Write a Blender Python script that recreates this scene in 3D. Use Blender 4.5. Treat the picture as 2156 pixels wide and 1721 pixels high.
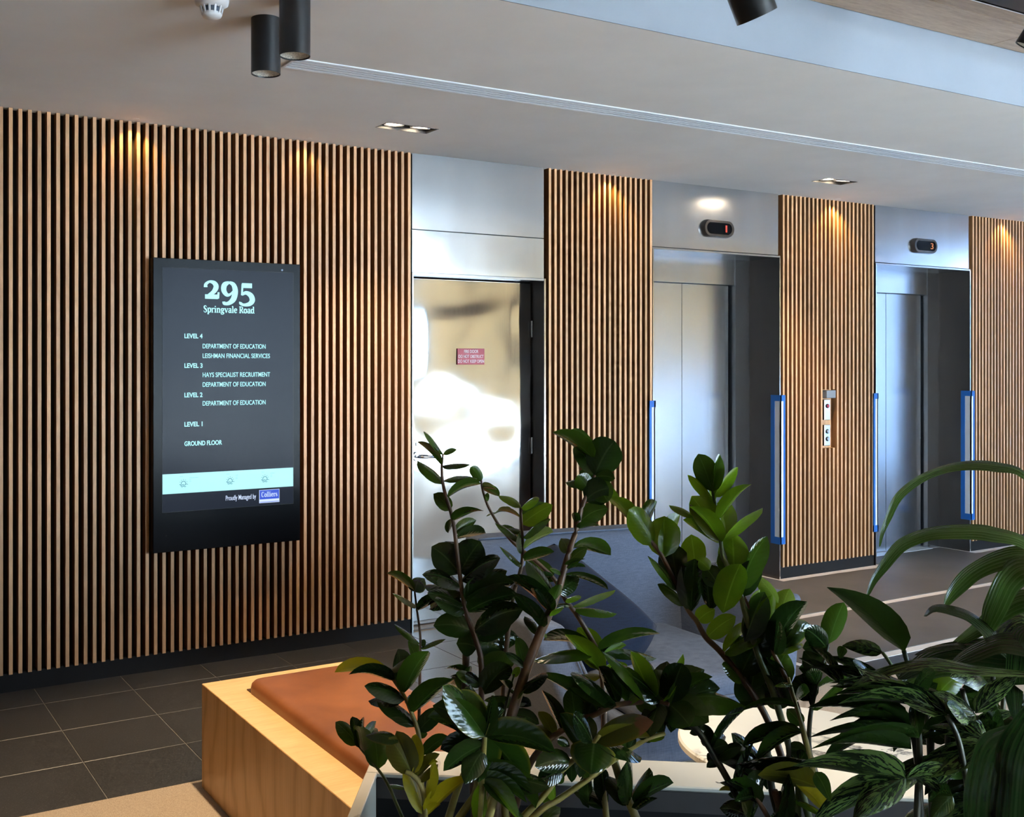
import bpy, bmesh, math, random
from mathutils import Vector, Matrix, noise

# ------------------------------------------------------------------ scene reset
for o in list(bpy.data.objects):
    bpy.data.objects.remove(o, do_unlink=True)
SC = bpy.context.scene
COL = SC.collection
R = math.radians

# world frame: x along the slatted wall, y towards that wall, z up; the viewer stands at (0, 0, EYE)
EYE = 1.54
FPX, CX, CY, TH = 2216.87, 870.04, 761.26, 1.0545     # lens fitted to wall, ceiling and floor tiles
SN, CS = math.sin(TH), math.cos(TH)
WALL = 5.178          # front plane of the timber slats
CEIL = 2.72           # low plaster ceiling
UPPER = 2.965         # timber ceiling
EDGE = 2.845          # where the low ceiling steps up

# ------------------------------------------------------------------ camera
cam_d = bpy.data.cameras.new('camera')
cam_d.sensor_width = 36.0
cam_d.lens = FPX / 2156 * 36.0
cam_d.shift_x = (1078 - CX) / 2156
cam_d.shift_y = -(860.5 - CY) / 2156
cam_d.clip_start = 0.05
cam_d.clip_end = 200
cam = bpy.data.objects.new('camera', cam_d)
COL.objects.link(cam)
cam.location = (0, 0, EYE)
cam.rotation_euler = (R(90), 0, -(math.pi / 2 - TH))
SC.camera = cam

# ------------------------------------------------------------------ world: pale overcast daylight
wd = bpy.data.worlds.new('overcast')
SC.world = wd
wd.use_nodes = True
bg = wd.node_tree.nodes['Background']
bg.inputs[0].default_value = (0.62, 0.81, 1.0, 1)
bg.inputs[1].default_value = 7.6

# ------------------------------------------------------------------ sun: high behind the lift wall, it reaches only the paving outside
sun_d = bpy.data.lights.new('sun', 'SUN'); sun_d.energy = 60.0; sun_d.angle = R(1.0); sun_d.color = (0.84, 0.92, 1.0)
sun = bpy.data.objects.new('sun', sun_d); COL.objects.link(sun)
sun.rotation_euler = Vector((0.35, -0.62, -0.85)).to_track_quat('-Z', 'Y').to_euler()

# ------------------------------------------------------------------ exposure
SC.view_settings.view_transform = 'Standard'
SC.view_settings.look = 'None'
SC.view_settings.exposure = 1.92
SC.view_settings.gamma = 1.0
SC.view_settings.use_curve_mapping = False
SC.cycles.max_bounces = 8
SC.cycles.diffuse_bounces = 5
SC.cycles.glossy_bounces = 5
SC.cycles.transmission_bounces = 6
SC.cycles.sample_clamp_indirect = 6.0
SC.cycles.caustics_reflective = False
SC.cycles.caustics_refractive = False
WARM = (1.0, 0.74, 0.46)

# ------------------------------------------------------------------ measuring helpers
def at(x, y, z):
    """point seen at frame position (x, y), z metres in front of the viewer"""
    u, v = (x - CX) / FPX, -(y - CY) / FPX
    return Vector((u * z * SN + z * CS, -u * z * CS + z * SN, EYE + v * z))
def on_wall(x, y, d):
    u, v = (x - CX) / FPX, -(y - CY) / FPX
    z = d / (SN - u * CS)
    return z * (u * SN + CS), EYE + v * z

# ------------------------------------------------------------------ object helpers
WM = {}
def link(o, parent=None, world=None):
    COL.objects.link(o)
    WM[o.name] = world or Matrix.Identity(4)
    if parent is not None:
        o.parent = parent
        o.matrix_parent_inverse = WM[parent.name].inverted()
    return o
def tag(o, label=None, cat=None, group=None, kind=None):
    if label: o['label'] = label
    if cat: o['category'] = cat
    if group: o['group'] = group
    if kind: o['kind'] = kind
    return o
def thing(name, loc, label=None, cat=None, group=None, kind=None, parent=None):
    o = bpy.data.objects.new(name, None)
    o.empty_display_size = 0.1
    o.location = loc
    link(o, parent, Matrix.Translation(loc))
    return tag(o, label, cat, group, kind)
class MB:
    """collects shapes in world coordinates; build() links them as one mesh object"""
    def __init__(s): s.v = []; s.f = []; s.uv = None
    def add(s, vs, fs):
        n = len(s.v); s.v += [tuple(p) for p in vs]; s.f += [tuple(i + n for i in f) for f in fs]; return s
    def box(s, x0, x1, y0, y1, z0, z1):
        return s.add([(x0,y0,z0),(x1,y0,z0),(x1,y1,z0),(x0,y1,z0),(x0,y0,z1),(x1,y0,z1),(x1,y1,z1),(x0,y1,z1)],
                     [(0,3,2,1),(4,5,6,7),(0,1,5,4),(1,2,6,5),(2,3,7,6),(3,0,4,7)])
    def hexa(s, b, t):
        return s.add(list(b) + list(t), [(0,3,2,1),(4,5,6,7),(0,1,5,4),(1,2,6,5),(2,3,7,6),(3,0,4,7)])
    def tube(s, pts, rad, seg=8, caps=True):
        pts = [Vector(p) for p in pts]; n = len(pts)
        rs = rad if isinstance(rad, (list, tuple)) else [rad] * n
        up = Vector((0.31, 0.17, 0.93)); base = len(s.v)
        for i, p in enumerate(pts):
            d = (pts[min(i+1, n-1)] - pts[max(i-1, 0)]).normalized()
            a = d.cross(up).normalized() if abs(d.dot(up)) < 0.98 else d.cross(Vector((1,0,0))).normalized()
            b = d.cross(a)
            for k in range(seg):
                t = 2 * math.pi * k / seg
                s.v.append(tuple(p + (a * math.cos(t) + b * math.sin(t)) * rs[i]))
        for i in range(n - 1):
            for k in range(seg):
                k2 = (k + 1) % seg
                s.f.append((base+i*seg+k, base+i*seg+k2, base+(i+1)*seg+k2, base+(i+1)*seg+k))
        if caps:
            s.f.append(tuple(base + k for k in range(seg))[::-1])
            s.f.append(tuple(base + (n-1)*seg + k for k in range(seg)))
        return s
    def lathe(s, prof, origin, axis=(0,0,1), seg=32):
        """prof: list of (radius, height along axis)"""
        ax = Vector(axis).normalized(); o = Vector(origin)
        a = ax.cross(Vector((0,0,1)) if abs(ax.z) < 0.9 else Vector((1,0,0))).normalized(); b = ax.cross(a)
        base = len(s.v)
        for r, h in prof:
            for k in range(seg):
                t = 2*math.pi*k/seg
                s.v.append(tuple(o + ax*h + (a*math.cos(t)+b*math.sin(t))*r))
        for i in range(len(prof)-1):
            for k in range(seg):
                k2 = (k+1) % seg
                s.f.append((base+i*seg+k, base+i*seg+k2, base+(i+1)*seg+k2, base+(i+1)*seg+k))
        return s
    def poly(s, pts, z0, z1):
        n = len(pts)
        return s.add([(x,y,z0) for x,y in pts] + [(x,y,z1) for x,y in pts],
                     [tuple(range(n))[::-1], tuple(range(n,2*n))] + [(i,(i+1)%n,n+(i+1)%n,n+i) for i in range(n)])
    def build(s, name, mat, parent=None, smooth=False, bevel=0, seg=2, auto=None):
        me = bpy.data.meshes.new(name)
        me.from_pydata(s.v, [], s.f)
        if bevel:
            bm = bmesh.new(); bm.from_mesh(me)
            bmesh.ops.bevel(bm, geom=bm.edges[:], offset=bevel, segments=seg, profile=0.5, affect='EDGES', clamp_overlap=True)
            bm.to_mesh(me); bm.free()
        me.update()
        bm = bmesh.new(); bm.from_mesh(me); bmesh.ops.recalc_face_normals(bm, faces=bm.faces[:]); bm.to_mesh(me); bm.free()
        if smooth:
            me.polygons.foreach_set('use_smooth', [True]*len(me.polygons))
        if auto is not None:
            me.polygons.foreach_set('use_smooth', [True]*len(me.polygons))
            try: me.set_sharp_from_angle(angle=R(auto))
            except Exception: pass
        if mat: me.materials.append(mat)
        o = bpy.data.objects.new(name, me)
        return link(o, parent)
def copy_at(src, name, loc, parent=None):
    o = bpy.data.objects.new(name, src)
    o.location = loc
    return link(o, parent, Matrix.Translation(loc))
def slab_holes(axis, a0, a1, b0, b1, c0, c1, holes):
    """slab spanning a and b with rectangular holes (a0,a1,b0,b1); axis 'z': a=x b=y c=z, axis 'y': a=x b=z c=y, axis 'x': a=y b=z c=x"""
    A = sorted({a0, a1, *[min(max(h[i], a0), a1) for h in holes for i in (0,1)]})
    B = sorted({b0, b1, *[min(max(h[i], b0), b1) for h in holes for i in (2,3)]})
    m = MB()
    for i in range(len(A)-1):
        for j in range(len(B)-1):
            ca, cb = (A[i]+A[i+1])/2, (B[j]+B[j+1])/2
            if any(h[0] < ca < h[1] and h[2] < cb < h[3] for h in holes): continue
            if axis == 'z': m.box(A[i],A[i+1],B[j],B[j+1],c0,c1)
            elif axis == 'y': m.box(A[i],A[i+1],c0,c1,B[j],B[j+1])
            else: m.box(c0,c1,A[i],A[i+1],B[j],B[j+1])
    return m

# ------------------------------------------------------------------ material helpers
def nm(name):
    m = bpy.data.materials.new(name); m.use_nodes = True
    nt = m.node_tree
    return m, nt, nt.nodes['Principled BSDF']
def L(nt, a, b): nt.links.new(a, b)
def node(nt, t, **kw):
    n = nt.nodes.new(t)
    for k, v in kw.items(): setattr(n, k, v)
    return n
def plain(name, col, rough=0.5, metal=0.0, spec=None, emit=None, estr=0.0, coat=0.0):
    m, nt, p = nm(name)
    p.inputs['Base Color'].default_value = (*col, 1)
    p.inputs['Roughness'].default_value = rough
    p.inputs['Metallic'].default_value = metal
    if spec is not None: p.inputs['Specular IOR Level'].default_value = spec
    if coat: p.inputs['Coat Weight'].default_value = coat; p.inputs['Coat Roughness'].default_value = 0.1
    if emit: p.inputs['Emission Color'].default_value = (*emit, 1); p.inputs['Emission Strength'].default_value = estr
    return m
def coords(nt, scale=(1,1,1), kind='Object', rnd=False):
    tc = node(nt, 'ShaderNodeTexCoord'); mp = node(nt, 'ShaderNodeMapping')
    mp.inputs['Scale'].default_value = scale
    L(nt, tc.outputs[kind], mp.inputs['Vector'])
    if rnd:
        oi = node(nt, 'ShaderNodeObjectInfo'); ml = node(nt, 'ShaderNodeMath', operation='MULTIPLY'); ml.inputs[1].default_value = 37.0
        L(nt, oi.outputs['Random'], ml.inputs[0])
        cb = node(nt, 'ShaderNodeCombineXYZ'); L(nt, ml.outputs[0], cb.inputs[0]); L(nt, ml.outputs[0], cb.inputs[2])
        L(nt, cb.outputs[0], mp.inputs['Location'])
    return mp.outputs[0]
def noise_n(nt, vec, scale, detail=4, rough=0.55, dist=0.0):
    n = node(nt, 'ShaderNodeTexNoise')
    n.inputs['Scale'].default_value = scale; n.inputs['Detail'].default_value = detail
    n.inputs['Roughness'].default_value = rough; n.inputs['Distortion'].default_value = dist
    L(nt, vec, n.inputs['Vector']); return n.outputs[0]
def ramp(nt, fac, stops):
    r = node(nt, 'ShaderNodeValToRGB'); e = r.color_ramp.elements
    while len(e) < len(stops): e.new(0.5)
    for el, (p, c) in zip(e, stops): el.position = p; el.color = (*c, 1)
    L(nt, fac, r.inputs[0]); return r.outputs[0]
def bump(nt, p, h, strength=0.3, dist=0.002):
    b = node(nt, 'ShaderNodeBump'); b.inputs['Strength'].default_value = strength; b.inputs['Distance'].default_value = dist
    L(nt, h, b.inputs['Height']); L(nt, b.outputs[0], p.inputs['Normal'])
def mix_col(nt, fac, a, b, blend='MIX'):
    m = node(nt, 'ShaderNodeMix', data_type='RGBA', blend_type=blend)
    if isinstance(fac, (int, float)): m.inputs[0].default_value = fac
    else: L(nt, fac, m.inputs[0])
    for s, i in ((a, 6), (b, 7)):
        if isinstance(s, tuple): m.inputs[i].default_value = (*s, 1)
        else: L(nt, s, m.inputs[i])
    return m.outputs[2]
def mottled(name, c1, c2, scale, rough=0.6, vec=(1,1,1), bstr=0.0, bdist=0.002, detail=5, lo=0.35, hi=0.65, spec=None, rnd=False):
    m, nt, p = nm(name)
    n = noise_n(nt, coords(nt, vec, rnd=rnd), scale, detail)
    L(nt, ramp(nt, n, [(lo, c1), (hi, c2)]), p.inputs['Base Color'])
    p.inputs['Roughness'].default_value = rough
    if spec is not None: p.inputs['Specular IOR Level'].default_value = spec
    if bstr: bump(nt, p, n, bstr, bdist)
    return m
def wood(name, c1, c2, vec, rough=0.4, scale=6.0, rnd=True, tone=0.25, spec=0.4):
    m, nt, p = nm(name)
    v = coords(nt, vec, rnd=rnd)
    a = noise_n(nt, v, scale, 6, 0.6, 0.6); b = noise_n(nt, v, scale*6, 3, 0.5)
    c = ramp(nt, a, [(0.3, c1), (0.7, c2)])
    c = mix_col(nt, 0.25, c, ramp(nt, b, [(0.3, tuple(x*0.55 for x in c1)), (0.7, c2)]), 'MIX')
    if rnd:
        oi = node(nt, 'ShaderNodeObjectInfo')
        t = ramp(nt, oi.outputs['Random'], [(0.0, (1-tone, 1-tone, 1-tone)), (1.0, (1+tone*0.6, 1+tone*0.5, 1+tone*0.5))])
        c = mix_col(nt, 1.0, c, t, 'MULTIPLY')
    L(nt, c, p.inputs['Base Color'])
    p.inputs['Roughness'].default_value = rough
    p.inputs['Specular IOR Level'].default_value = spec
    bump(nt, p, b, 0.15, 0.001)
    return m
def steel(name, col, rough, streak=(260, 260, 3), amount=0.12):
    m, nt, p = nm(name)
    n = noise_n(nt, coords(nt, streak), 1.0, 3)
    big = noise_n(nt, coords(nt, (3, 3, 0.8)), 1.0, 3)
    L(nt, ramp(nt, big, [(0.3, tuple(c*0.86 for c in col)), (0.7, col)]), p.inputs['Base Color'])
    p.inputs['Metallic'].default_value = 1.0
    mr = node(nt, 'ShaderNodeMapRange'); mr.inputs['To Min'].default_value = rough - amount*0.5; mr.inputs['To Max'].default_value = rough + amount*0.5
    L(nt, n, mr.inputs['Value']); L(nt, mr.outputs[0], p.inputs['Roughness'])
    bump(nt, p, n, 0.05, 0.0004)
    return m

MT = {}
MT['plaster'] = mottled('plaster_paint', (0.82,0.81,0.80), (0.86,0.85,0.84), 3, 0.85, bstr=0.02)
MT['wallpaint'] = mottled('wall_paint', (0.20,0.155,0.12), (0.24,0.19,0.15), 2, 0.8)
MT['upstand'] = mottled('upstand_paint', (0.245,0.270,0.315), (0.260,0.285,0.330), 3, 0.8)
MT['black'] = plain('black_backing', (0.006,0.005,0.005), 0.8)
MT['kick'] = plain('black_skirting', (0.010,0.009,0.009), 0.65, spec=0.2)
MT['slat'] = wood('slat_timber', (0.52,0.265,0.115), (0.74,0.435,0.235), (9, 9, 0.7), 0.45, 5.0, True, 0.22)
MT['flank'] = wood('slat_shaded_flank', (0.20,0.085,0.030), (0.31,0.145,0.055), (9, 9, 0.7), 0.5, 5.0, True, 0.22)  # darker version of the slat timber, side shade put into its colour
MT['ceilwood'] = wood('ceiling_timber', (0.34,0.235,0.16), (0.52,0.39,0.28), (1.2, 10, 10), 0.45, 4.0, True, 0.15)
def oak_mat():
    m, nt, p = nm('oak_veneer')
    v = coords(nt, (1, 3.0, 1.1))
    w = node(nt, 'ShaderNodeTexWave', wave_type='RINGS', rings_direction='X'); w.inputs['Scale'].default_value = 0.9
    w.inputs['Distortion'].default_value = 14.0; w.inputs['Detail'].default_value = 3.0; w.inputs['Detail Scale'].default_value = 1.1
    L(nt, v, w.inputs['Vector'])
    f = noise_n(nt, coords(nt, (90, 90, 4)), 1.0, 3)
    c = ramp(nt, w.outputs['Fac'], [(0.10, (0.72,0.435,0.185)), (0.80, (0.655,0.375,0.145)), (0.97, (0.55,0.295,0.105))])
    c = mix_col(nt, 0.22, c, ramp(nt, f, [(0.35, (0.48,0.25,0.09)), (0.6, (0.76,0.47,0.21))]))
    L(nt, c, p.inputs['Base Color']); p.inputs['Roughness'].default_value = 0.4; p.inputs['Specular IOR Level'].default_value = 0.4
    bump(nt, p, f, 0.1, 0.0008)
    return m
MT['oak'] = oak_mat()
MT['oaktop'] = wood('oak_top', (0.70,0.43,0.18), (0.84,0.57,0.28), (0.9, 9, 9), 0.35, 3.0, False)
MT['leather'] = mottled('tan_leather', (0.17,0.052,0.014), (0.27,0.090,0.026), 4, 0.42, bstr=0.08, bdist=0.001, detail=8)
MT['tile'] = None
MT['grout'] = mottled('grout', (0.17,0.165,0.155), (0.23,0.225,0.21), 20, 0.9)
def tile_mat():
    m, nt, p = nm('dark_stone_tile')
    v = coords(nt, (1,1,1), rnd=True)
    a = noise_n(nt, v, 170, 2); b = noise_n(nt, v, 4, 5)
    sp = ramp(nt, a, [(0.32, (0.010,0.010,0.011)), (0.5, (0.034,0.035,0.038)), (0.70, (0.085,0.086,0.092))])
    c = mix_col(nt, 0.25, sp, ramp(nt, b, [(0.3, (0.026,0.027,0.029)), (0.7, (0.058,0.059,0.063))]))
    vo = node(nt, 'ShaderNodeTexVoronoi'); vo.inputs['Scale'].default_value = 70; L(nt, v, vo.inputs['Vector'])
    fl = ramp(nt, vo.outputs['Distance'], [(0.05, (1,1,1)), (0.09, (0,0,0))])
    c = mix_col(nt, fl, c, (0.30,0.29,0.28))
    L(nt, c, p.inputs['Base Color'])
    mr = node(nt, 'ShaderNodeMapRange'); mr.inputs['To Min'].default_value = 0.28; mr.inputs['To Max'].default_value = 0.5
    L(nt, a, mr.inputs['Value']); L(nt, mr.outputs[0], p.inputs['Roughness'])
    bump(nt, p, a, 0.08, 0.0006)
    return m
MT['tile'] = tile_mat()
MT['carpet'] = mottled('sand_carpet', (0.34,0.27,0.205), (0.52,0.43,0.335), 330, 0.95, bstr=0.35, bdist=0.003, detail=3)
MT['sheet'] = mottled('protection_board', (0.105,0.092,0.084), (0.135,0.118,0.108), 2.5, 0.5, bstr=0.02, spec=0.35)
MT['underlay'] = mottled('pale_underlay', (0.66,0.60,0.57), (0.74,0.69,0.66), 8, 0.7)
MT['steel'] = steel('brushed_steel', (0.52,0.535,0.56), 0.24)
MT['steeldoor'] = steel('dented_steel', (0.60,0.61,0.64), 0.07, amount=0.04)
MT['steelh'] = steel('steel_header', (0.66,0.675,0.70), 0.20, amount=0.08)
MT['steeldark'] = steel('steel_reveal', (0.125,0.108,0.098), 0.34)  # steel darkened, the dim reflections of the reveals put into its colour
MT['chrome'] = plain('chrome_trim', (0.75,0.76,0.78), 0.14, 1.0)
MT['darkgap'] = plain('dark_gap', (0.01,0.01,0.01), 0.6)
MT['blackmetal'] = plain('black_powder_coat', (0.010,0.010,0.012), 0.42)
MT['reflector'] = mottled('lamp_reflector', (0.35,0.35,0.33), (0.72,0.70,0.62), 220, 0.35, bstr=0.4)
MT['alu'] = plain('diffuser_aluminium', (0.80,0.83,0.88), 0.35, 0.25)
MT['slotdark'] = plain('diffuser_slot', (0.20,0.25,0.34), 0.5, 0.3)
MT['plastic'] = plain('white_plastic', (0.78,0.78,0.80), 0.35)
MT['foam'] = plain('white_foam', (0.72,0.72,0.75), 0.6)
MT['tape'] = plain('blue_tape', (0.008,0.115,0.42), 0.5)
MT['bezel'] = plain('screen_bezel', (0.003,0.003,0.004), 0.24, spec=0.08)
MT['screen'] = plain('screen_glass', (0.003,0.004,0.006), 0.20, spec=0.06, emit=(0.030,0.038,0.060), estr=0.14)
MT['stext'] = plain('screen_text', (0,0,0), 0.5, emit=(0.42,0.93,1.0), estr=0.32)
MT['sband'] = plain('screen_band', (0,0,0), 0.5, emit=(0.45,0.93,0.98), estr=0.27)
MT['sink'] = plain('screen_ink', (0,0,0), 0.5, emit=(0.02,0.22,0.28), estr=0.28)
MT['sgrey'] = plain('screen_fine_print', (0,0,0), 0.5, emit=(0.20,0.62,0.68), estr=0.28)
MT['sblue'] = plain('logo_blue', (0,0,0), 0.5, emit=(0.004,0.055,0.62), estr=0.27)
MT['swhite'] = plain('logo_white', (0,0,0), 0.5, emit=(0.62,0.74,1.0), estr=0.28)
MT['signred'] = mottled('sign_red', (0.30,0.012,0.030), (0.37,0.020,0.045), 30, 0.4)
MT['signwhite'] = plain('sign_lettering', (0.75,0.62,0.66), 0.5)
MT['redled'] = plain('led_red', (0.02,0,0), 0.4, emit=(1.0,0.10,0.05), estr=0.2)
MT['orangeled'] = plain('led_orange', (0.02,0,0), 0.4, emit=(1.0,0.30,0.06), estr=0.19)
MT['lampglow'] = plain('lamp_lens', (1,1,1), 0.5, emit=(1.0,0.80,0.55), estr=14.0)
MT['fabric'] = None
def fabric(name, c1, c2):
    m, nt, p = nm(name)
    w1 = noise_n(nt, coords(nt, (30, 30, 420)), 1.0, 3); w2 = noise_n(nt, coords(nt, (420, 420, 30)), 1.0, 3)
    mx = mix_col(nt, 0.5, w1, w2)
    L(nt, ramp(nt, mx, [(0.32, c1), (0.68, c2)]), p.inputs['Base Color'])
    p.inputs['Roughness'].default_value = 0.9; p.inputs['Specular IOR Level'].default_value = 0.2
    p.inputs['Sheen Weight'].default_value = 0.04
    bump(nt, p, mx, 0.25, 0.0015)
    return m
MT['fabric'] = fabric('blue_grey_fabric', (0.043,0.058,0.092), (0.088,0.113,0.168))
MT['navy'] = fabric('navy_fabric', (0.0014,0.0048,0.015), (0.0046,0.0125,0.034))
def marble(name, base, vein, scale, width=0.012):
    m, nt, p = nm(name)
    v = coords(nt, (1,1,1))
    a = noise_n(nt, v, scale, 6, 0.62, 0.8)
    ln = ramp(nt, a, [(0.5-width*2.2, (0,0,0)), (0.5, (1,1,1)), (0.5+width, (0,0,0))])
    msk = ramp(nt, noise_n(nt, v, scale*0.5, 2), [(0.46, (0,0,0)), (0.58, (1,1,1))])
    f = mix_col(nt, 1.0, ln, msk, 'MULTIPLY')
    cl = ramp(nt, noise_n(nt, v, 3, 5), [(0.3, tuple(x*0.9 for x in base)), (0.7, base)])
    L(nt, mix_col(nt, f, cl, vein), p.inputs['Base Color'])
    p.inputs['Roughness'].default_value = 0.28
    return m
MT['marble'] = marble('veined_marble', (0.74,0.73,0.66), (0.035,0.04,0.045), 4.6, 0.022)
MT['rim'] = marble('rim_stone', (0.70,0.68,0.60), (0.34,0.33,0.30), 1.6, 0.008)
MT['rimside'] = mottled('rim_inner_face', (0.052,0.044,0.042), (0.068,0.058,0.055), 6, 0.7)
MT['soil'] = mottled('black_soil', (0.004,0.004,0.004), (0.012,0.011,0.011), 60, 0.8, bstr=0.5, bdist=0.01)
MT['pebble'] = plain('black_pebble', (0.012,0.013,0.014), 0.22)
MT['frame'] = plain('window_frame_dark', (0.02,0.02,0.022), 0.4)
MT['glass'] = None
def glass():
    m = bpy.data.materials.new('window_glass'); m.use_nodes = True; nt = m.node_tree
    nt.nodes.remove(nt.nodes['Principled BSDF'])
    t = node(nt, 'ShaderNodeBsdfTransparent'); t.inputs[0].default_value = (0.93,0.96,0.97,1)
    g = node(nt, 'ShaderNodeBsdfGlossy'); g.inputs['Roughness'].default_value = 0.02
    x = node(nt, 'ShaderNodeMixShader'); x.inputs[0].default_value = 0.06
    L(nt, t.outputs[0], x.inputs[1]); L(nt, g.outputs[0], x.inputs[2]); L(nt, x.outputs[0], nt.nodes['Material Output'].inputs[0])
    return m
MT['glass'] = glass()
def sheer(name, refl, trans, f):
    m = bpy.data.materials.new(name); m.use_nodes = True; nt = m.node_tree
    nt.nodes.remove(nt.nodes['Principled BSDF'])
    d = node(nt, 'ShaderNodeBsdfDiffuse'); d.inputs[0].default_value = (*refl, 1)
    t = node(nt, 'ShaderNodeBsdfTranslucent'); t.inputs[0].default_value = (*trans, 1)
    x = node(nt, 'ShaderNodeMixShader'); x.inputs[0].default_value = f
    L(nt, d.outputs[0], x.inputs[1]); L(nt, t.outputs[0], x.inputs[2]); L(nt, x.outputs[0], nt.nodes['Material Output'].inputs[0])
    return m
MT['film'] = sheer('dimming_film', (0.60,0.66,0.74), (0.70,0.80,0.95), 0.36)  # unseen film, added to dim and cool the windows reflected in the steel
MT['blind'] = sheer('cream_blind', (0.72,0.60,0.42), (0.98,0.82,0.58), 0.21)

# ================================================================== ROOM SHELL
X0, X1, Y0 = -3.2, 11.6, -2.5
DOOR = (2.934, 3.866)             # fire door unit
LIFTS = [(4.727, 5.917), (6.946, 8.121)]
# floor: grout bed, stone tiles, carpet
floor = tag(MB().box(X0, X1, Y0, 6.2, -0.12, -0.002).build('floor', MT['grout']), 'grey grout bed under the dark stone tiles', kind='structure')
TS = 0.4025
tile_me = {}
def tile_mesh(w, d):
    k = (round(w,4), round(d,4))
    if k not in tile_me:
        b = MB().box(-w/2+0.0015, w/2-0.0015, -d/2+0.0015, d/2-0.0015, -0.006, 0.0)
        o = b.build('tile', MT['tile'], bevel=0.0015, seg=1)
        tile_me[k] = o.data; bpy.data.objects.remove(o, do_unlink=True)
    return tile_me[k]
rows = [(5.198, 4.938), (4.938, 4.540), (4.540, 4.142), (4.142, 3.745), (3.745, 3.400)]
for (ya, yb) in rows:
    for k in range(-10, 27):
        xa = 0.895 + k*TS
        if xa + TS > X1: continue
        if yb < 3.7 and xa < 3.6: continue
        if xa > 4.5 and ya > 3.8: continue            # under the protection boards
        copy_at(tile_mesh(TS, ya-yb), 'tile', (xa+TS/2, (ya+yb)/2, 0), floor)
tag(MB().box(4.92, X1, 3.745, 6.2, -0.004, -0.0005).build('floor_screed', MT['grout'], floor))
cp = MB().poly([(X0,Y0),(X1,Y0),(X1,3.40),(3.715,3.40),(3.715,3.743),(X0,3.743)], -0.012, 0.004)
tag(cp.build('floor_carpet', MT['carpet']), 'sand coloured loop carpet meeting the dark tiles', kind='structure')

# slatted wall: black backing with openings
holes = [(DOOR[0], DOOR[1], -1, CEIL+0.2)] + [(a, b, -1, CEIL+0.2) for a, b in LIFTS]
wall_back = tag(slab_holes('y', X0, X1, 0.0, CEIL+0.08, WALL+0.054, WALL+0.10, holes).build('wall_back', MT['black']),
                'wall of vertical timber slats over black backing', kind='structure')
SW, PITCH, SB = 0.0178, 0.0425, 0.083
rng = random.Random(4)
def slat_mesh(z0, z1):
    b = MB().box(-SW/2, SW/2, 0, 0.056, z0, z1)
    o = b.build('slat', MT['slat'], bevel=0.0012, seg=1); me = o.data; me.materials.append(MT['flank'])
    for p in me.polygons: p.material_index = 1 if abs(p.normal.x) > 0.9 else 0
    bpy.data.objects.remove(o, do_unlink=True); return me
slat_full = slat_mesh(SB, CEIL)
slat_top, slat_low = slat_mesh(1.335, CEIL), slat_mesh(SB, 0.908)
def slat(x, me=None):
    copy_at(me or slat_full, 'slat', (x, WALL + rng.uniform(-0.0006, 0.0006), 0), wall_back)
for k in range(0, 62): slat(2.914 - k*PITCH)
n = 20
for k in range(n): slat(3.900 + k*(4.714-3.900)/(n-1))
n = 23; CALL = (6.378, 6.485)
for k in range(n):
    x = 5.952 + k*(6.915-5.952)/(n-1)
    if CALL[0] < x < CALL[1]: slat(x, slat_top); slat(x, slat_low)
    else: slat(x)
for k in range(0, 40): slat(8.158 + k*0.0425)
# black skirting below the slats
sk = 1
for i, (a, b) in enumerate([(X0, 2.928), (3.872, 4.722), (5.922, 6.941), (8.126, X1)]):
    tag(MB().box(a, b, WALL+0.012, WALL+0.055, 0.0, SB+0.004).build('baseboard_back' if i == 0 else 'baseboard_back.%03d' % i, MT['kick']),
        kind='structure')
# other walls
WIN = [(-2.9 + k*2.06, -0.94 + k*2.06) for k in range(2, 7)]
WB, WT = 0.10, 2.84
tag(slab_holes('y', X0, X1, 0, UPPER+0.2, Y0-0.2, Y0, [(a, b, WB, WT) for a, b in WIN]).build('wall_front', MT['wallpaint']), 'painted window wall opposite the lifts', kind='structure')
tag(MB().box(X0-0.2, X0, Y0-0.2, 6.2, 0, UPPER+0.2).build('wall_left', MT['wallpaint']), 'painted end wall', kind='structure')
SIDEW = [(-2.3, -0.35), (-0.2, 1.4), (1.5, 3.1), (3.2, 4.95)]
tag(slab_holes('x', Y0-0.2, 6.2, 0, UPPER+0.2, X1, X1+0.2, [(a, b, WB, WT) for a, b in SIDEW]).build('wall_right', MT['wallpaint']), 'painted end wall with tall windows', kind='structure')
# ceilings
DL = [(2.452, 2.753, 4.585, 4.709), (5.672, 5.956, 4.575, 4.711)]
ceil = tag(slab_holes('z', X0, X1, EDGE+0.005, 6.2, CEIL, CEIL+0.03, DL).build('ceiling', MT['plaster']), 'low white plaster ceiling along the slatted wall', kind='structure')
tag(MB().box(X0, X1, EDGE, EDGE+0.005, CEIL, UPPER+0.12).build('trim_1', MT['upstand']), 'white upstand face where the low ceiling steps up', kind='structure')
ct = tag(MB().box(X0, X1, Y0-0.1, EDGE, UPPER+0.02, UPPER+0.12).build('ceiling_timber', MT['ceilwood']), 'timber board ceiling above the seating', kind='structure')
PW, PL = 0.235, 1.55
pb = MB().box(-PL/2+0.0015, PL/2-0.0015, -PW/2+0.0015, PW/2-0.0015, 0, 0.02).build('ceiling_board', MT['ceilwood'], bevel=0.0015, seg=1)
pme = pb.data; bpy.data.objects.remove(pb, do_unlink=True)
for j in range(12):
    for i in range(-1, 6):
        x = 0.72 + (j % 2)*0.77 + i*PL
        if x + PL/2 > X1 or x - PL/2 < X0: continue
        copy_at(pme, 'ceiling_board', (x, EDGE - 0.004 - PW/2 - j*PW, UPPER), ct)
tag(MB().box(X0-0.2, X1+0.2, 6.2, 6.3, -0.1, UPPER+0.2).build('wall_shaft', MT['wallpaint']), 'rear wall of the lift shafts', kind='structure')
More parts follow.
